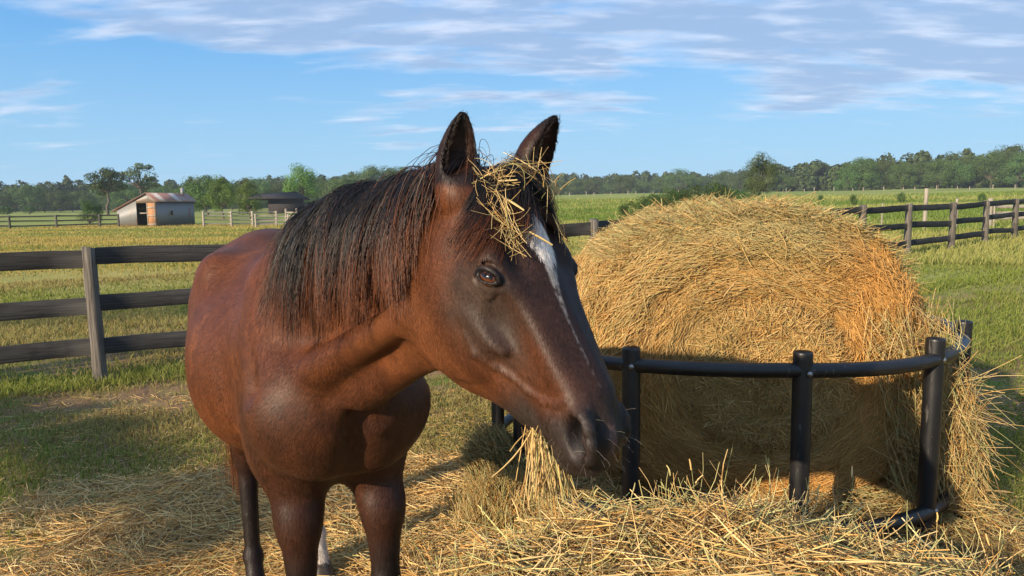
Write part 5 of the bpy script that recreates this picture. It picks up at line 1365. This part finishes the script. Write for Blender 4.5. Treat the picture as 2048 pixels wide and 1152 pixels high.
# shrubs beyond the left shoulder of the bale
for i, (px, D, h, wd, lb) in enumerate([(1262, 37, 1.35, .75, 'leftmost bright shrub of the thicket beside the horse\'s ear'), (1305, 37.5, 1.75, .8, 'rounded green shrub second from the left in the thicket'), (1345, 42, 2.0, .85, 'tall green shrub in the middle of the thicket behind the bale'),
                                        (1395, 44, 2.3, .8, 'tallest shrub of the thicket behind the bale'), (1432, 50, 2.5, .7, 'yellow green shrub at the right end of the thicket'), (1372, 36, 1.3, .9, 'low dark shrub in front of the thicket behind the bale'), (1200, 13.0, .62, 1.0, 'small dark bush behind the fence by the horse\'s cheek'), (1470, 60, 2.0, .9, 'low shrub between the thicket and the lone tree')]):
    tree('shrub', px, D, h, 'bush', lb, 'shrubs beyond the bale', wd, i, dz=-.08)
for i, (px, D, h) in enumerate([(1640, 75, .9), (1705, 62, 1.1), (1800, 70, 1.2), (1960, 60, 1.0)]):
    tree('sapling', px, D, h, 'bush', ('tiny thin sapling in the field above the bale\'s right shoulder', 'small dark sapling in the field below the wood', 'pale low sapling in the middle of the right-hand field', 'small green sapling in the field near the right edge')[i], None, .5, i + 1, cat='sapling')
# middle distance on the left, by the sheds
tree('tall_tree', 222, 128, 8.6, 'tall', 'tall dark tree with a ragged crown left of the tin shed', None, 1.15, 0, dz=-.2)
tree('tall_tree', 290, 135, 10.0, 'thin', 'tallest sparse grey green tree behind the tin shed', None, 1.10, 0, dz=-.2)
tree('small_tree', 186, 70, 2.35, 'bush', 'small bushy tree growing at the fence left of the tin shed', None, .75, 2)
tree('dark_tree', 422, 100, 5.9, 'oak', 'dense dark tree right behind the tin shed', None, 1.05, 2)
tree('light_tree', 452, 92, 5.3, 'round_', 'lighter green tree with a forked trunk behind the rail fence', None, .85, 0)
tree('light_tree', 505, 84, 4.4, 'round_', 'slim leafy tree standing in front of the dark barn', None, .70, 1)
tree('green_tree', 608, 125, 8.3, 'round_', 'bright green round tree right of the dark barn', None, .92, 0, dz=-.2)
tree('small_tree', 385, 118, 4.6, 'oak', 'low olive tree behind the tin shed\'s chimney', None, 1.1, 1)
tree('small_tree', 500, 118, 5.8, 'thin', 'thin tree above the roof of the dark barn', None, .9, 0)
# tree line on the left
lx = [-60, -22, 8, 40, 70, 98, 128, 152, 176, 204, 236, 262, 312, 336, 360, 386, 470, 520, 548, 575, 640, 668, 694, 722, 752, 786, 812]
for i, px in enumerate(lx):
    hh2 = np.interp(px, [0, 60, 120, 180, 240, 340, 400, 540, 640, 720, 820], [8.2, 9.0, 8.8, 8.6, 9.2, 9.6, 9.6, 10.6, 11.8, 12.2, 12.0]) * (.90 + .2 * math.sin(i * 2.7) ** 2)
    tree('broadleaf_tree', px, 205 + (i * 17) % 31, hh2 * .86, ('oak', 'oak', 'tall')[i % 3] if i % 3 != 2 else 'oak', 'broadleaf tree, ' + ORD[i] + ' from the left in the distant left tree line', 'trees of the left tree line', 1.0, i, dz=-.3)
for i, px in enumerate([22, 66, 5]): tree('shrub', px, 150 + i * 8, 2.2, 'bush', ('middle low bush in front of the far left tree line', 'rightmost low bush in front of the far left tree line', 'leftmost low bush in front of the far left tree line')[i], 'bushes at the far left', .9, i)
# far wood in the middle and behind everything: one mass nobody could count
def far_wood():
    V, F, C = [], [], []; n0 = 0; r_ = np.random.default_rng(77)
    def blob(cx_, cy_, cz_, rx, rz, nl, ls, colr):
        nonlocal n0
        d = unit(r_.normal(size=(nl, 3))); d[:, 2] = np.abs(d[:, 2]) * 1.0 - .15; p_ = np.array([cx_, cy_, cz_]) + d * (np.array([rx, rx, rz]) * (.75 + .3 * r_.random((nl, 1))))
        N_ = unit(d + r_.normal(size=(nl, 3)) * .35); T1 = unit(np.cross(N_, r_.normal(size=(nl, 3)))); T2 = np.cross(N_, T1); S_ = (ls * (.6 + .8 * r_.random(nl)))[:, None]
        V.append(np.stack([p_ - T1 * S_, p_ - T2 * S_ * .6, p_ + T1 * S_, p_ + T2 * S_ * .6], 1).reshape(-1, 3)); F.append(np.arange(nl * 4).reshape(nl, 4) + n0); n0 += nl * 4
        C.append(np.repeat(np.array(colr) * (.6 + .8 * r_.random((nl, 1))), 4, 0))
    for (a0, a1, D0, hA, hB, cnt) in ((-42, -8, 300, 10.8, 14, 130), (-9, 25, 365, 12.0, 11.0, 190), (-9, 8, 440, 16, 13, 60), (18, 44, 262, 10, 15, 110)):
        for i in range(cnt):
            a = R(a0 + (a1 - a0) * (i + r_.random()) / cnt); D = D0 + r_.random() * 35; x, y = D * math.sin(a), D * math.cos(a); h = (hA + (hB - hA) * i / cnt) * (.70 + .38 * r_.random()); g0 = gz(x, y)
            g_ = r_.random(); cl = (.045 + .03 * g_, .075 + .035 * g_, .024 + .01 * g_)
            rx = 2.6 + 2.0 * r_.random()
            blob(x, y, g0 + h * .02, rx * 1.1, h * .50, 120, .80, cl); blob(x, y, g0 + h * .32, rx, h * .40, 110, .75, cl); blob(x + r_.normal() * 1.2, y, g0 + h * .62, rx * .8, h * .38, 110, .70, cl)
    return np.concatenate(V), np.concatenate(F), np.concatenate(C)
v, f, c = far_wood(); tag(npmesh('distant_woods', v, f, M_leaf, c, smooth=False), 'hazy dark green woods along the horizon', 'woods', kind='stuff')
# smaller trees that stand in front of the far wood
for i, px in enumerate([1118, 1150, 1186, 1212, 1246, 1284, 1326, 1358, 1402, 1448, 1478, 1548]):
    tree('broadleaf_tree', px, 290 + (i * 13) % 40, 5.6 + 3.2 * math.sin(i * 1.9 + .5) ** 2 + (2.0 if px > 1300 else 0), 'oak', 'small rounded tree, ' + ORD[i] + ' from the left before the wood behind the bale', 'trees before the distant wood', 1.15, i, dz=-.3)

# unseen tree added at the left, its leafy bough shaped to shade the foreground
def shade_tree():
    root = empty('shade_tree', (-13.6, -2.4, gz(-13.6, -2.4))); tag(root, 'unseen tree added left of the view whose bough shades the left foreground', 'tree')
    r_ = np.random.default_rng(5); P_ = []; tr = [sweep([(0, 0, -.1), (.05, 0, 2.0), (-.1, .1, 4.2), (0, 0, 6.5)], [.24, .20, .15, .06], 12), sweep([(0, 0, 4.0), (.1, -1.2, 4.9), (1.2, -3.0, 5.2), (2.8, -4.4, 5.2)], [.10, .08, .05, .02], 8)]
    for i in range(26):
        k = i / 25; c = np.array([.04 + 2.8 * k, -1.84 - 2.55 * k, 5.2]) + r_.normal(size=3) * np.array([.10, .10, .05]); P_.append(c + r_.normal(size=(95, 3)) * np.array([.13, .13, .055]))
    for i in range(30): P_.append(np.array([-4.0, 1.6, 7.0]) + unit(r_.normal(size=3)) * np.array([1.3, 1.3, 1.5]) + r_.normal(size=(120, 3)) * .35)
    P_ = np.concatenate(P_); n = len(P_); T1 = unit(r_.normal(size=(n, 3))); T2 = unit(np.cross(T1, r_.normal(size=(n, 3))))
    v = np.stack([P_ - T1 * .06, P_ - T2 * .035, P_ + T1 * .06, P_ + T2 * .035], 1).reshape(-1, 3)
    npmesh('crown', v, np.arange(n * 4).reshape(n, 4), M_leaf, np.full((n * 4, 3), (.06, .10, .03)), smooth=False, parent=root)
    tv, tf, _ = joinv(tr); npmesh('trunk', tv, tf, m_bark, parent=root)
shade_tree()
# ------------------------------------------------------------------ air
m_haze = bpy.data.materials.new('haze_air'); m_haze.use_nodes = True; t = NT(m_haze.node_tree); t.n.clear(); o_ = t.add('ShaderNodeOutputMaterial')
pv = t.add('ShaderNodeVolumePrincipled'); pv.inputs['Color'].default_value = (.74, .86, 1.0, 1); pv.inputs['Density'].default_value = .00032; pv.inputs['Anisotropy'].default_value = .0
t.l.new(pv.outputs[0], o_.inputs['Volume'])
v, f = box((0, 0, 12.0), (3040, 3040, 27.2)); hz_ = npmesh('haze', v, f, m_haze, smooth=False); tag(hz_, 'thin pale blue summer haze over the far fields', 'haze', kind='stuff')
